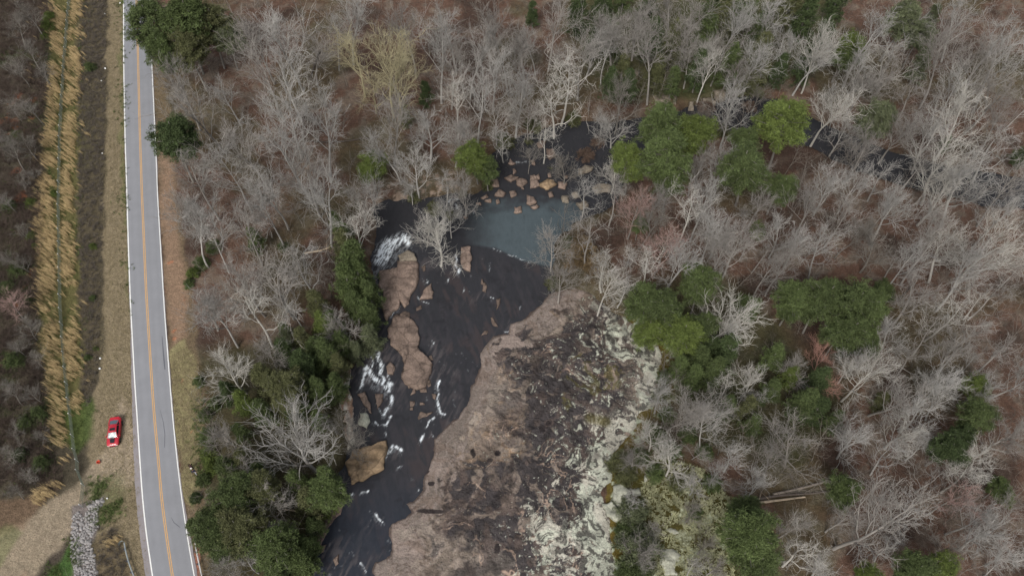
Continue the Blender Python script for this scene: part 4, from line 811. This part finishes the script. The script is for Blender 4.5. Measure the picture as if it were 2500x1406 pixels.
def blades(name, pt, per, L, w, lean, spread, m, seed, zoff=0):
    rs_ = np.random.RandomState(seed); n = len(pt) * per; z = terr_z(pt[:, 0], pt[:, 1])
    b_ = np.repeat(np.column_stack([pt, z]), per, 0); hs_ = np.repeat(rs_.uniform(.6, 1.15, len(pt)), per) * rs_.uniform(.7, 1.1, n) * L
    b_[:, :2] += rs_.normal(size=(n, 2)) * .08
    dr = np.array(lean)[None] + np.repeat(rs_.normal(size=(len(pt), 2)) * spread * .5, per, 0) + rs_.normal(size=(n, 2)) * spread
    rows = []; side = rs_.normal(size=(n, 2)); side /= np.linalg.norm(side, axis=1)[:, None]
    for t_, ww in ((0, .6), (.45, 1), (.8, 1.3), (1, .15)):
        q = b_.copy(); q[:, :2] += dr * (t_ ** 1.8 * hs_)[:, None]; q[:, 2] += hs_ * (t_ - .25 * t_ ** 3)
        s3 = np.zeros((n, 3)); s3[:, :2] = side * w * ww / 2; rows += [q - s3, q + s3]
    V = np.stack(rows, 1).reshape(-1, 3); o = (np.arange(n) * 8)[:, None]
    Fq = np.concatenate([o + np.array([[0, 1, 3, 2]]), o + np.array([[2, 3, 5, 4]]), o + np.array([[4, 5, 7, 6]])], 0)
    return link(name, mkmesh(name, V, Fq, 4, False, [M[m]]))
M['gold'] = mat('dry_golden_grass', lin(176, 154, 114), .85, n1=(.6, .75, 1.2, 3), spec=.1)
M['sprig'] = mat('green_weed', lin(84, 96, 56), .85, n1=(.5, .6, 1.4, 3), spec=.1)
FEN = pts('180,-130 174,0 166,90 160,160 155,250 151,330 149,420 148,520 150,640 152,740 158,830 165,920 172,980 179,1040 182,1068 186,1102 193,1128 194,1153 208,1187 206,1215 203,1238')
gl = pts('140,-150 172,-150 165,60 156,200 147,300 143,420 141,520 143,640 145,740 150,830 158,920 166,1010 166,1060 142,1060 134,960 118,860 104,700 96,560 104,420 124,300 128,160')
gr_ = pts('188,-150 212,-150 208,60 206,160 190,300 186,420 186,560 190,700 196,800 204,900 208,980 198,1010 182,1000 176,920 166,830 160,740 158,640 157,520 158,420 162,300 168,200 178,60')
p = np.concatenate([scatter([gl, gr_], 4000, 11), scatter([pts('80,-150 240,-150 222,160 210,600 225,1000 150,1090 90,900 75,500')], 260, 10), scatter([pts('90,1215 150,1180 160,1190 110,1235')], 60, 12), scatter([pts('128,1050 170,1050 180,1110 160,1140 140,1100')], 50, 13), scatter([pts('255,1320 300,1310 310,1325 262,1345')], 25, 14)])
nz = fbm(p[:, 0], p[:, 1], .35, 3, 501); p = p[nz > .36]; p = p + np.random.RandomState(3).normal(size=p.shape) * .35
tag(blades('golden_grass', p, 9, 1.25, .03, (-.85, .35), .13, 'gold', 15), 'tall dry golden grass leaning along both sides of the chain link fence', 'grass', kind='stuff')
p = np.concatenate([scatter([pts('130,-150 215,-150 200,300 195,700 210,1000 240,980 230,1060 195,1110 160,1060 100,800 95,500')], 1500, 16), scatter([pts('95,1440 175,1320 192,1320 195,1440'), pts('215,1180 290,1165 300,1250 240,1290')], 700, 17), scatter([pts('288,-150 303,-150 308,460 320,780 300,600')], 500, 18), scatter([pts('470,880 500,1000 505,1180 488,1180 488,960')], 300, 19), scatter([pts('-40,1000 130,1000 150,1150 20,1210'), pts('-40,450 90,450 100,750 -40,750')], 600, 20)])
p = p + np.random.RandomState(6).normal(size=p.shape) * .7; p = p[fbm(p[:, 0], p[:, 1], .3, 3, 511) > .42]
tag(blades('green_weeds', p, 8, .5, .05, (0, 0), .5, 'sprig', 21), 'low green weeds scattered along the fence and verges', 'weeds', kind='stuff')
M['turf'] = mat('dry_verge_turf', lin(142, 130, 102), .9, n1=(.5, .7, 1.25, 3), spec=.1)
p = np.concatenate([scatter([pts('264,-150 300,-150 306,460 326,940 345,1200 365,1440 300,1440 245,1190 242,950 252,700 255,460')], 4200, 22), scatter([pts('418,870 455,840 484,880 492,1080 480,1190 462,1230 444,1190 428,1030')], 1900, 23)])
tag(blades('verge_grass', p, 7, .16, .035, (0, 0), .9, 'turf', 24), 'short dry mown grass on the road verges', 'grass', kind='stuff')
p = scatter([pts('1600,1120 1720,1150 1800,1250 1790,1445 1610,1445 1590,1300 1560,1200')], 1300, 25, [rs('1250,1070 1330,1030 1362,1080 1372,1130 1290,1120')])
M['mossy'] = mat('pale_reindeer_lichen', lin(158, 158, 124), .95, n1=(.5, .45, 1.25, 4), spec=.05)
tag(blades('lichen_tufts', p, 9, .3, .09, (0, 0), .9, 'mossy', 26), 'pale lichen and moss tufts on the shelf right of the slab', 'lichen', kind='stuff')

# ---------------------------------------------------------------- fence
fw = w0(FEN); seg = np.hypot(*np.diff(fw, axis=0).T); cum = np.concatenate([[0], np.cumsum(seg)])
def fat(s): return np.interp(s, cum, fw[:, 0]), np.interp(s, cum, fw[:, 1])
x0, y0 = fat(0); fr = empty('chain_link_fence', (x0, y0, 0)); tag(fr, 'grey chain link fence running through the golden grass', 'fence')
fh = 1.25; npst = int(cum[-1] // 3.0); mb = MB()
corner = [float(cum[i]) for i in (14, 15, 16, 17, 18, 20)]
ps = sorted([s for s in np.arange(0, cum[14] - 1.5, 3.0)] + corner)
for s in ps:
    x, y = fat(s); z = gz(x, y); b_ = MB(); b_.tube((x - x0, y - y0, z - .3), (x - x0, y - y0, z + fh + .05), .045)
    o = b_.build('post', M['galv'], fr); c_ = MB(); c_.tube((x - x0, y - y0, z + fh + .05), (x - x0, y - y0, z + fh + .15), .08, .05); c_.build('cap', M['galv_white'], o)
SS = np.arange(0, cum[-1], .5); top = MB()
for s in SS:
    e = min(s + .5, cum[-1]); a, b_ = fat(s), fat(e)
    top.tube((a[0] - x0, a[1] - y0, gz(*a) + fh), (b_[0] - x0, b_[1] - y0, gz(*b_) + fh), .016, n=6, cap=False)
top.build('top_rail', M['wire'], fr)
wseg = []
for s in np.arange(0, cum[-1] - 1.2, .12):
    for sg in (1, -1):
        pa = [s + (fh - .05) * (k / 3) if sg > 0 else s + (fh - .05) * (1 - k / 3) for k in range(4)]; pp = []
        for k, q in enumerate(pa):
            x, y = fat(q); pp.append((x - x0, y - y0, gz(x, y) + .05 + (fh - .08) * k / 3))
        for k in range(3): wseg.append((*pp[k], *pp[k + 1], .009, .009))
V_, Fq = tubes(wseg, 3); link('wire_mesh', mkmesh('wire_mesh', V_, Fq, 4, False, [M['wire']]), fr)

# ---------------------------------------------------------------- guard rails
def guard(line, m, label, zt, terminal):
    w = wp(pts(line), zt); seg = np.hypot(*np.diff(w, axis=0).T); cu = np.concatenate([[0], np.cumsum(seg)]); x0, y0 = w[0]
    r = empty('guard_rail', (x0, y0, 0)); tag(r, label, 'guard rail', 'roadside guard rails')
    prof = [(0, .31), (.05, .27), (.05, .22), (-.03, .17), (-.03, .13), (.05, .08), (.05, .03), (0, 0), (-.02, 0), (.03, .03), (.03, .07), (-.05, .13), (-.05, .17), (.03, .23), (.03, .27), (-.02, .31)]
    rows = []
    for s in np.arange(0, cu[-1], .4):
        x, y = np.interp(s, cu, w[:, 0]), np.interp(s, cu, w[:, 1]); x2, y2 = np.interp(s + .3, cu, w[:, 0]), np.interp(s + .3, cu, w[:, 1])
        l = math.hypot(x2 - x, y2 - y) or 1; nx_, ny_ = -(y2 - y) / l, (x2 - x) / l
        rows.append([(x - x0 + nx_ * a * 1.7, y - y0 + ny_ * a * 1.7, zt - .31 + b_) for a, b_ in prof])
    if len(rows) > 2: rows.pop()
    mb = MB(); mb.grid(rows, False, True); mb.build('beam', m, r)
    for s in np.arange(1.0, cu[-1], 1.9):
        x, y = np.interp(s, cu, w[:, 0]), np.interp(s, cu, w[:, 1]); g_ = gz(x, y)
        b_ = MB(); b_.box((x - x0 - .22, y - y0, (zt + g_) / 2 - .1), (.16, .16, zt - g_ + .3)); b_.build('post', M['wood_post'], r)
        b_ = MB(); b_.box((x - x0 - .11, y - y0, zt - .16), (.1, .14, .3)); b_.build('block', M['wood_post'], r)
    if terminal:
        d = w[1] - w[0]; a = math.atan2(d[1], d[0]) ; b_ = MB()
        rr = [[(math.cos(t) * .42 - .35, math.sin(t) * .42 - .1, z) for t in np.linspace(.3, 2.9 + 1.2, 12)] for z in (zt - .42, zt + .02)]
        b_.grid(rr, True); rr = [[(x * .94 - .02, y * .94, z) for x, y, z in q] for q in rr]; b_.grid(rr[::-1], True)
        b_.build('terminal', m, r)
    return r
guard('302,1324 306,1345 312,1368 319,1388 326,1406 336,1440', M['galv'], 'grey steel guard rail with curled end on the left roadside', .75, True)
guard('475,1299 476,1325 478,1340 483,1365 488,1388 492,1406 499,1440', M['galv_white'], 'thin whitish guard rail starting under the pines right of the road', .75, False)

# ---------------------------------------------------------------- fallen logs
bark('dead_wood', (176, 160, 140), .05); bark('dead_dark', (92, 84, 78), .05); bark('dead_grey', (140, 130, 120), .05)
def log(line, r0, m, label, zl=.35, stubs=4):
    w = wp(pts(line), zl); x0, y0 = w[0]; r = empty('fallen_log', (x0, y0, 0)); tag(r, label, 'log', 'fallen logs in the woods'); rg = random.Random(int(x0 * 10)); s = []; st2 = []
    n_ = 10; tt = np.linspace(0, len(w) - 1, n_); xs_, ys_ = np.interp(tt, range(len(w)), w[:, 0]), np.interp(tt, range(len(w)), w[:, 1])
    zs = [gz(a, b_) + r0 * .9 + .1 * rg.random() for a, b_ in zip(xs_, ys_)]
    for i in range(n_ - 1): s.append((xs_[i] - x0, ys_[i] - y0, zs[i], xs_[i + 1] - x0, ys_[i + 1] - y0, zs[i + 1], r0 * (1 - .6 * i / n_), r0 * (1 - .6 * (i + 1) / n_)))
    V_, Fq = tubes(s, 8); link('trunk', mkmesh('trunk', V_, Fq, 4, True, [M[m]]), r)
    for k in range(stubs):
        i = rg.randrange(3, n_); d = Vector((rg.gauss(0, 1), rg.gauss(0, 1), .5)).normalized(); limb(Vector((xs_[i] - x0, ys_[i] - y0, zs[i])), d, rg.uniform(1, 2.5), .05, .02, 4, .2, 0, rg, st2)
    if st2: V_, Fq = tubes(st2, 4); link('branch', mkmesh('branch', V_, Fq, 4, False, [M[m]]), r)
log('1778,1230 1830,1232 1880,1226 1962,1216', .3, 'dead_wood', 'pale stripped fallen log, the lowest of the logs at the lower right')
log('1840,1222 1900,1212 1970,1208 2040,1200', .26, 'dead_dark', 'long dark fallen log just above the pale stripped one')
log('1885,1210 1930,1200 1990,1185 2045,1172', .24, 'dead_grey', 'grey fallen log, the uppermost of the logs at the lower right')
log('742,622 790,615 818,602', .2, 'dead_wood', 'fallen log in the left wood level with the cascade')
log('782,136 772,165 760,198', .24, 'dead_dark', 'short brown fallen log near the top of the left wood')
log('892,486 930,474 960,464', .14, 'dead_grey', 'thin grey fallen log on the bank above the cascade')
log('820,832 850,835 872,840', .16, 'dead_wood', 'small fallen log beside the green cedars at the lower rapids')
log('735,345 790,350 860,345 920,340', .2, 'dead_dark', 'dark fallen log lying level in the middle of the left wood')
log('690,1243 740,1250 800,1262', .14, 'dead_wood', 'slim whitish fallen log left of the diamond boulder lower bank')
log('2180,745 2210,716 2235,690', .2, 'dead_dark', 'dark slanting fallen log right of the broad dark green pines')
log('2205,640 2240,600', .2, 'dead_dark', 'short dark fallen log in the middle of the right wood')

# ---------------------------------------------------------------- litter scraps and bucket
M['scrap'] = mat('white_scrap', lin(240, 240, 238), .6)
lit = []
for i, (u, v) in enumerate(((293, 8), (256, 35), (257, 168), (248, 198), (250, 375), (245, 875), (244, 900), (487, 946), (262, 1216))):
    x, y = P(u, v, .1); mb = MB(); rg = random.Random(i); s = rg.uniform(.13, .2)
    mb.grid([[(math.cos(a) * s * rr * rg.uniform(.8, 1.2), math.sin(a) * s * rr * rg.uniform(.6, 1.2), z) for a in np.linspace(0, 5.6, 8)] for rr, z in ((.7, -.1), (1, .02), (.8, .1), (.15, .14 + .03 * i % .05))], False, True)
    o = mb.build('litter', M['scrap']); o.location = (x, y, gz(x, y) + .1); tag(o, None, 'litter', 'white litter scraps along the verges')
    w_ = ['topmost white scrap of litter, touching the road verge grass', 'white scrap of litter second from the top along the left verge', 'white scrap of litter third from the top along the left verge', 'white scrap of litter fourth from the top along the left verge', 'white scrap of litter level with the lone dark pine', 'white scrap of litter well above the red parked car', 'white scrap of litter just below the one above the red car', 'white scrap of litter at the wood edge right of the road', 'white scrap of litter in green weeds above the riprap stones'][i]
    o['label'] = w_
M['red_plastic'] = mat('red_plastic', lin(206, 84, 62), .5); M['dark_in'] = mat('dark_inside', lin(60, 20, 18), .9)
x, y = P(241, 1128, .2); bk = empty('bucket', (x, y, gz(x, y))); tag(bk, 'small red orange bucket standing on the dry ground below the red car', 'bucket')
mb = MB(); rows = [[(math.cos(a) * r_, math.sin(a) * r_, z) for a in np.linspace(0, 2 * math.pi, 17)[:-1]] for r_, z in ((.20, 0), (.26, .34), (.29, .36), (.25, .36), (.235, .33), (.19, .03))]
mb.grid(rows, True, True); mb.add(rows[-1], [tuple(range(16))]); mb.build('body', M['red_plastic'], bk)
mb = MB(); pv = None
for a in np.linspace(0, math.pi, 10):
    q = (math.cos(a) * .28, -.1 - math.sin(a) * .12, .34 + math.sin(a) * .05)
    if pv: mb.tube(pv, q, .012, n=5)
    pv = q
mb.build('handle', M['rubber'], bk)

# ---------------------------------------------------------------- parked car (nose towards -Y local)
M['red_paint'] = mat('red_car_paint', lin(178, 26, 44), .35, coat=.6, spec=.5, n1=(.5, .96, 1.04, 2)); M['black_trim'] = mat('black_trim', lin(34, 36, 42), .4)
M['dark_glass'] = mat('tinted_glass', lin(28, 32, 38), .12, spec=.6); M['rear_glass'] = mat('rear_glass', lin(86, 104, 112), .12, spec=.6); M['shade'] = mat('silver_sunshade', lin(152, 168, 168), .5, n1=(2, .85, 1.08, 3))
M['lamp'] = mat('lamp_lens', lin(215, 215, 210), .2); M['tail'] = mat('tail_lens', lin(120, 14, 20), .25); M['alloy'] = mat('alloy_rim', lin(110, 114, 118), .35, metal=.7)
gm = bpy.data.materials.new('clear_glass'); gm.use_nodes = True; t = gm.node_tree; t.nodes.clear()
o_ = t.nodes.new('ShaderNodeOutputMaterial'); mx = t.nodes.new('ShaderNodeMixShader'); tr = t.nodes.new('ShaderNodeBsdfTransparent'); gs = t.nodes.new('ShaderNodeBsdfGlossy'); gs.inputs['Roughness'].default_value = .05
mx.inputs[0].default_value = .12; t.links.new(tr.outputs[0], mx.inputs[1]); t.links.new(gs.outputs[0], mx.inputs[2]); t.links.new(mx.outputs[0], o_.inputs[0])
xa, ya = P(274.5, 1086, .5); xb, yb = P(282.5, 1020, .5); cx_, cy_ = (xa + xb) / 2, (ya + yb) / 2
car = empty('parked_car', (cx_ + .1, cy_ - .1, gz(cx_, cy_) - .02), math.atan2(yb - ya, xb - xa) - math.pi / 2); tag(car, 'red two door coupe with black bonnet and roof panels parked on the left verge', 'car')
# body loft: y, half width, sill z, shoulder z, deck z
SEC = [(-2.42, .62, .32, .52, .58), (-2.34, .80, .25, .60, .68), (-2.1, .90, .22, .68, .78), (-1.6, .955, .2, .76, .87), (-1.0, .955, .2, .80, .93), (-.6, .945, .2, .84, .98), (0, .93, .2, .86, 1.0), (.7, .94, .2, .88, 1.0), (1.2, .97, .2, .90, 1.0), (1.7, .965, .22, .90, 1.0), (2.1, .93, .26, .88, .99), (2.32, .84, .34, .84, .97), (2.4, .70, .42, .78, .90)]
rows = []
for y, hw, z0_, z1, z2 in SEC:
    half = [(hw * .72, z0_), (hw * .96, z0_ + .06), (hw, (z0_ + z1) / 2), (hw * .985, z1), (hw * .9, (z1 + z2) / 2 + .02), (hw * .55, z2), (0, z2 + .02)]
    rows.append([(x, y, z) for x, z in half] + [(-x, y, z) for x, z in half[-2::-1]])
mb = MB(); mb.grid(rows, True, True); mb.add(rows[0], [tuple(range(13))]); mb.add(rows[-1], [tuple(range(13))[::-1]])
body = mb.build('body', M['red_paint'], car)
mb = MB(); RF = [(-.42, .60, 1.32), (-.2, .62, 1.37), (.3, .62, 1.38), (.8, .58, 1.34), (1.02, .54, 1.27)]
mb.grid([[(-hw, y, z - .05), (-hw * .85, y, z), (0, y, z + .03), (hw * .85, y, z), (hw, y, z - .05)] for y, hw, z in RF], True); mb.grid([[(-hw, y, z - .06), (0, y, z - .05), (hw, y, z - .06)] for y, hw, z in RF][::-1], True)
for sx in (-1, 1):
    for a, b_ in (((.62, -.42, 1.28), (.80, -1.15, .93)), ((.54, 1.02, 1.22), (.76, 1.85, .97)), ((.60, .72, 1.31), (.84, .95, .95))): mb.tube((sx * a[0], a[1], a[2]), (sx * b_[0], b_[1], b_[2]), .055, .06, 6)
mb.build('roof', M['red_paint'], car)
def quad(name, ps_, m, par, th=.012):
    mb = MB(); v = [Vector(p_) for p_ in ps_]; nrm = (v[1] - v[0]).cross(v[-1] - v[0]).normalized() * th; n_ = len(v)
    mb.add(v + [q - nrm for q in v], [tuple(range(n_)), tuple(range(2 * n_ - 1, n_ - 1, -1))] + [(i, i + n_, (i + 1) % n_ + n_, (i + 1) % n_) for i in range(n_)]); return mb.build(name, m, par)
quad('windscreen', [(-.74, -1.18, .965), (0, -1.26, .97), (.74, -1.18, .965), (.60, -.42, 1.325), (0, -.42, 1.36), (-.60, -.42, 1.325)], gm, car)
quad('sunshade', [(-.64, -1.08, .975), (0, -1.14, .985), (.64, -1.08, .975), (.54, -.46, 1.27), (0, -.46, 1.31), (-.54, -.46, 1.27)], M['shade'], car)
quad('cowl', [(-.78, -1.16, .965), (0, -1.34, .97), (.78, -1.16, .965), (.72, -1.06, .97), (0, -1.12, .975), (-.72, -1.06, .97)], M['black_trim'], car)
quad('rear_window', [(-.52, 1.04, 1.27), (0, 1.04, 1.31), (.52, 1.04, 1.27), (.70, 1.72, 1.03), (0, 1.82, 1.04), (-.70, 1.72, 1.03)], M['rear_glass'], car)
for sx in (-1, 1):
    q = [(sx * .63, -.38, 1.27), (sx * .62, .7, 1.30), (sx * .83, .85, .97), (sx * .84, -1.0, .95)]
    quad('side_window', q if sx < 0 else q[::-1], M['dark_glass'], car)
    q = [(sx * .60, .8, 1.25), (sx * .56, .98, 1.2), (sx * .76, 1.5, .98), (sx * .84, 1.0, .97)]
    quad('side_window', q if sx < 0 else q[::-1], M['dark_glass'], car)
    d_ = MB(); d_.box((sx * .955, -.1, .55), (.03, 1.5, .5)); dr_ = d_.build('door', M['red_paint'], car); d_ = MB(); d_.box((sx * .985, .45, .72), (.03, .18, .03)); d_.build('handle', M['black_trim'], dr_)
    d_ = MB(); d_.box((sx * 1.02, -.85, .98), (.2, .13, .14), 0, 0, .8); d_.build('mirror', M['red_paint'], car)
    d_ = MB(); d_.box((sx * .62, -2.34, .58), (.34, .16, .1), sx * .35); d_.build('headlight', M['lamp'], car)
    d_ = MB(); d_.box((sx * .55, 2.4, .78), (.4, .06, .13)); d_.build('tail_light', M['tail'], car)
    for y in (-1.5, 1.45):
        w_ = MB(); w_.tube((sx * .74, y, .35), (sx * .99, y, .35), .355, n=20); wh = w_.build('wheel', M['rubber'], car)
        w_ = MB(); w_.tube((sx * .96, y, .35), (sx * 1.0, y, .35), .23, n=10); w_.build('rim', M['alloy'], wh)
quad('bonnet_panel', [(-.30, -2.0, .865), (.30, -2.0, .865), (.40, -1.36, .965), (-.40, -1.36, .965)], M['black_trim'], car)
quad('sunroof', [(-.42, -.12, 1.405), (.42, -.12, 1.405), (.42, .32, 1.415), (-.42, .32, 1.415)], M['dark_glass'], car)
mb = MB(); mb.box((0, 2.22, 1.06), (1.4, .2, .04)); [mb.box((s_ * .55, 2.22, 1.0), (.06, .14, .12)) for s_ in (-1, 1)]; mb.build('spoiler', M['red_paint'], car)
mb = MB(); mb.box((0, -2.40, .4), (1.1, .1, .22)); mb.build('grille', M['black_trim'], car)

# ---------------------------------------------------------------- people
def skin_mesh(name, verts, edges, radii, root, m, parent, sub=2):
    me = bpy.data.meshes.new(name); me.from_pydata(verts, edges, []); o = bpy.data.objects.new(name, me); C.objects.link(o)
    md = o.modifiers.new('skin', 'SKIN'); sv = me.skin_vertices[0].data
    for i, r_ in enumerate(radii): sv[i].radius = r_ if isinstance(r_, tuple) else (r_, r_)
    sv[root].use_root = True; md.use_smooth_shade = True
    s_ = o.modifiers.new('sub', 'SUBSURF'); s_.levels = sub; s_.render_levels = sub
    dg = bpy.context.evaluated_depsgraph_get(); nm = bpy.data.meshes.new_from_object(o.evaluated_get(dg)); bpy.data.objects.remove(o)
    nm.materials.clear(); nm.materials.append(m); return link(name, nm, parent)
M['skin'] = mat('skin', lin(176, 128, 104), .6); M['hair'] = mat('black_hair', lin(24, 20, 20), .7); M['black_cloth'] = mat('black_cloth', lin(26, 26, 32), .9); M['navy_cloth'] = mat('navy_cloth', lin(44, 46, 68), .9)
M['grey_cloth'] = mat('grey_cloth', lin(168, 174, 184), .9); M['maroon'] = mat('maroon_cloth', lin(70, 44, 50), .9); M['white'] = mat('white_item', lin(245, 245, 240), .5)
def person(u, v, rz, label, top, legs, reach, stride, extra):
    x, y = P(u, v, 0.9); r = empty('person', (x, y, gz(x, y)), rz); tag(r, label, 'person', 'people on the verge')
    V_ = [(0, 0, .95), (0, 0, 1.15), (0, -.01, 1.36), (0, 0, 1.48), (0, -.02, 1.56), (0, -.02, 1.66), (0, -.01, 1.74)]; E = [(0, 1), (1, 2), (2, 3), (3, 4), (4, 5), (5, 6)]; Rr = [(.15, .11), (.14, .10), (.17, .11), .06, .075, .095, .06]
    part_arm = {}; part_leg = {}
    for sx in (-1, 1):
        i = len(V_); st_ = stride * sx
        V_ += [(sx * .10, 0, .90), (sx * .11, -st_ * .5 - .02, .50), (sx * .12, -st_ + .02, .09), (sx * .12, -st_ - .12, .04)]; Rr += [.10, .062, .042, .035]; E += [(0, i), (i, i + 1), (i + 1, i + 2), (i + 2, i + 3)]; part_leg[sx] = i
        i = len(V_); rc_ = reach[0 if sx < 0 else 1]
        el = (sx * .27, -.05 - rc_ * .08, 1.12); ha = (sx * (.27 - rc_ * .12), -.10 - rc_ * .28, .90 + rc_ * .18)
        V_ += [(sx * .19, 0, 1.40), el, ha, (ha[0], ha[1] - .07, ha[2] - .03)]; Rr += [.055, .042, .028, (.035, .018)]; E += [(2, i), (i, i + 1), (i + 1, i + 2), (i + 2, i + 3)]; part_arm[sx] = i
        for f in range(5):
            j = len(V_); hx, hy, hz = V_[i + 3]; off = (f - 1.5) * .019 if f < 4 else -sx * .045
            L_ = (.07, .08, .075, .06, .045)[f]; V_ += [(hx + off, hy - L_ * (.5 if f < 4 else .1), hz - .02), (hx + off, hy - L_ * (.8 if f < 4 else .4), hz - .02 - L_ * .4)]; Rr += [.009, .008]; E += [(i + 3, j), (j, j + 1)]
    skin_mesh('body', V_, E, Rr, 0, M['skin'], r)
    # clothing shells
    a, b_ = part_arm[-1], part_arm[1]; vv = [V_[0], V_[1], V_[2], (0, 0, 1.43), V_[a], V_[a + 1], V_[a + 2], V_[b_], V_[b_ + 1], V_[b_ + 2]]
    skin_mesh('jacket', vv, [(0, 1), (1, 2), (2, 3), (2, 4), (4, 5), (5, 6), (2, 7), (7, 8), (8, 9)], [(.175, .135), (.17, .13), (.19, .135), .085, .085, .062, .045, .085, .062, .045], 1, top, r)
    a, b_ = part_leg[-1], part_leg[1]; vv = [(0, 0, 1.0), V_[0], V_[a], V_[a + 1], V_[a + 2], V_[b_], V_[b_ + 1], V_[b_ + 2]]
    skin_mesh('trousers', vv, [(0, 1), (1, 2), (2, 3), (3, 4), (1, 5), (5, 6), (6, 7)], [(.155, .12), (.165, .13), .115, .08, .06, .115, .08, .06], 1, legs, r)
    for i in (a, b_):
        p_ = V_[i + 2]; skin_mesh('shoe', [(p_[0], p_[1] + .06, .05), (p_[0], p_[1] - .06, .05), (p_[0], p_[1] - .19, .04)], [(0, 1), (1, 2)], [.05, .055, .04], 0, M['black_cloth'], r)
    skin_mesh('hair', [(0, .03, 1.62), (0, .035, 1.70), (0, 0, 1.775), (0, -.055, 1.76)], [(0, 1), (1, 2), (2, 3)], [.07, .085, .085, .045], 1, M['hair'], r)
    fm = MB(); fm.tube((0, -.11, 1.655), (0, -.135, 1.64), .016, .01, 6); fm.build('nose', M['skin'], r)
    for sx in (-1, 1):
        fm = MB(); fm.tube((sx * .033, -.10, 1.675), (sx * .033, -.113, 1.675), .012, .01, 6); fm.build('eye', M['hair'], r)
        fm = MB(); fm.tube((sx * .088, -.01, 1.67), (sx * .105, 0, 1.67), .025, .02, 6); fm.build('ear', M['skin'], r)
    fm = MB(); fm.box((0, -.108, 1.61), (.045, .012, .01)); fm.build('mouth', M['maroon'], r)
    if extra: extra(r, V_)
    return r
def pack(r, V_):
    mb = MB(); mb.box((0, .22, 1.2), (.34, .2, .46), 0, 0, .8); mb.build('backpack', M['maroon'], r)
p1 = person(466, 1138, R(-150), 'person in black clothing with a maroon backpack on the grass verge', M['black_cloth'], M['black_cloth'], (1, 1), .12, pack)
p2 = person(474, 1151, R(20), 'person in navy jacket and light grey trousers on the grass verge', M['navy_cloth'], M['grey_cloth'], (.6, .2), .32, None)
mb = MB(); mb.box((0, 0, 0), (.3, .2, .05), 0, 0, .9); mb.box((0, -.02, .035), (.2, .14, .02)); hd = mb.build('white_box', M['white']); hx, hy = P(469.5, 1142, 1.08); hd.location = (p1.location.x + .15, p1.location.y - .38, p1.location.z + 1.08)
tag(hd, 'small flat white box between the two people on the verge', 'box')
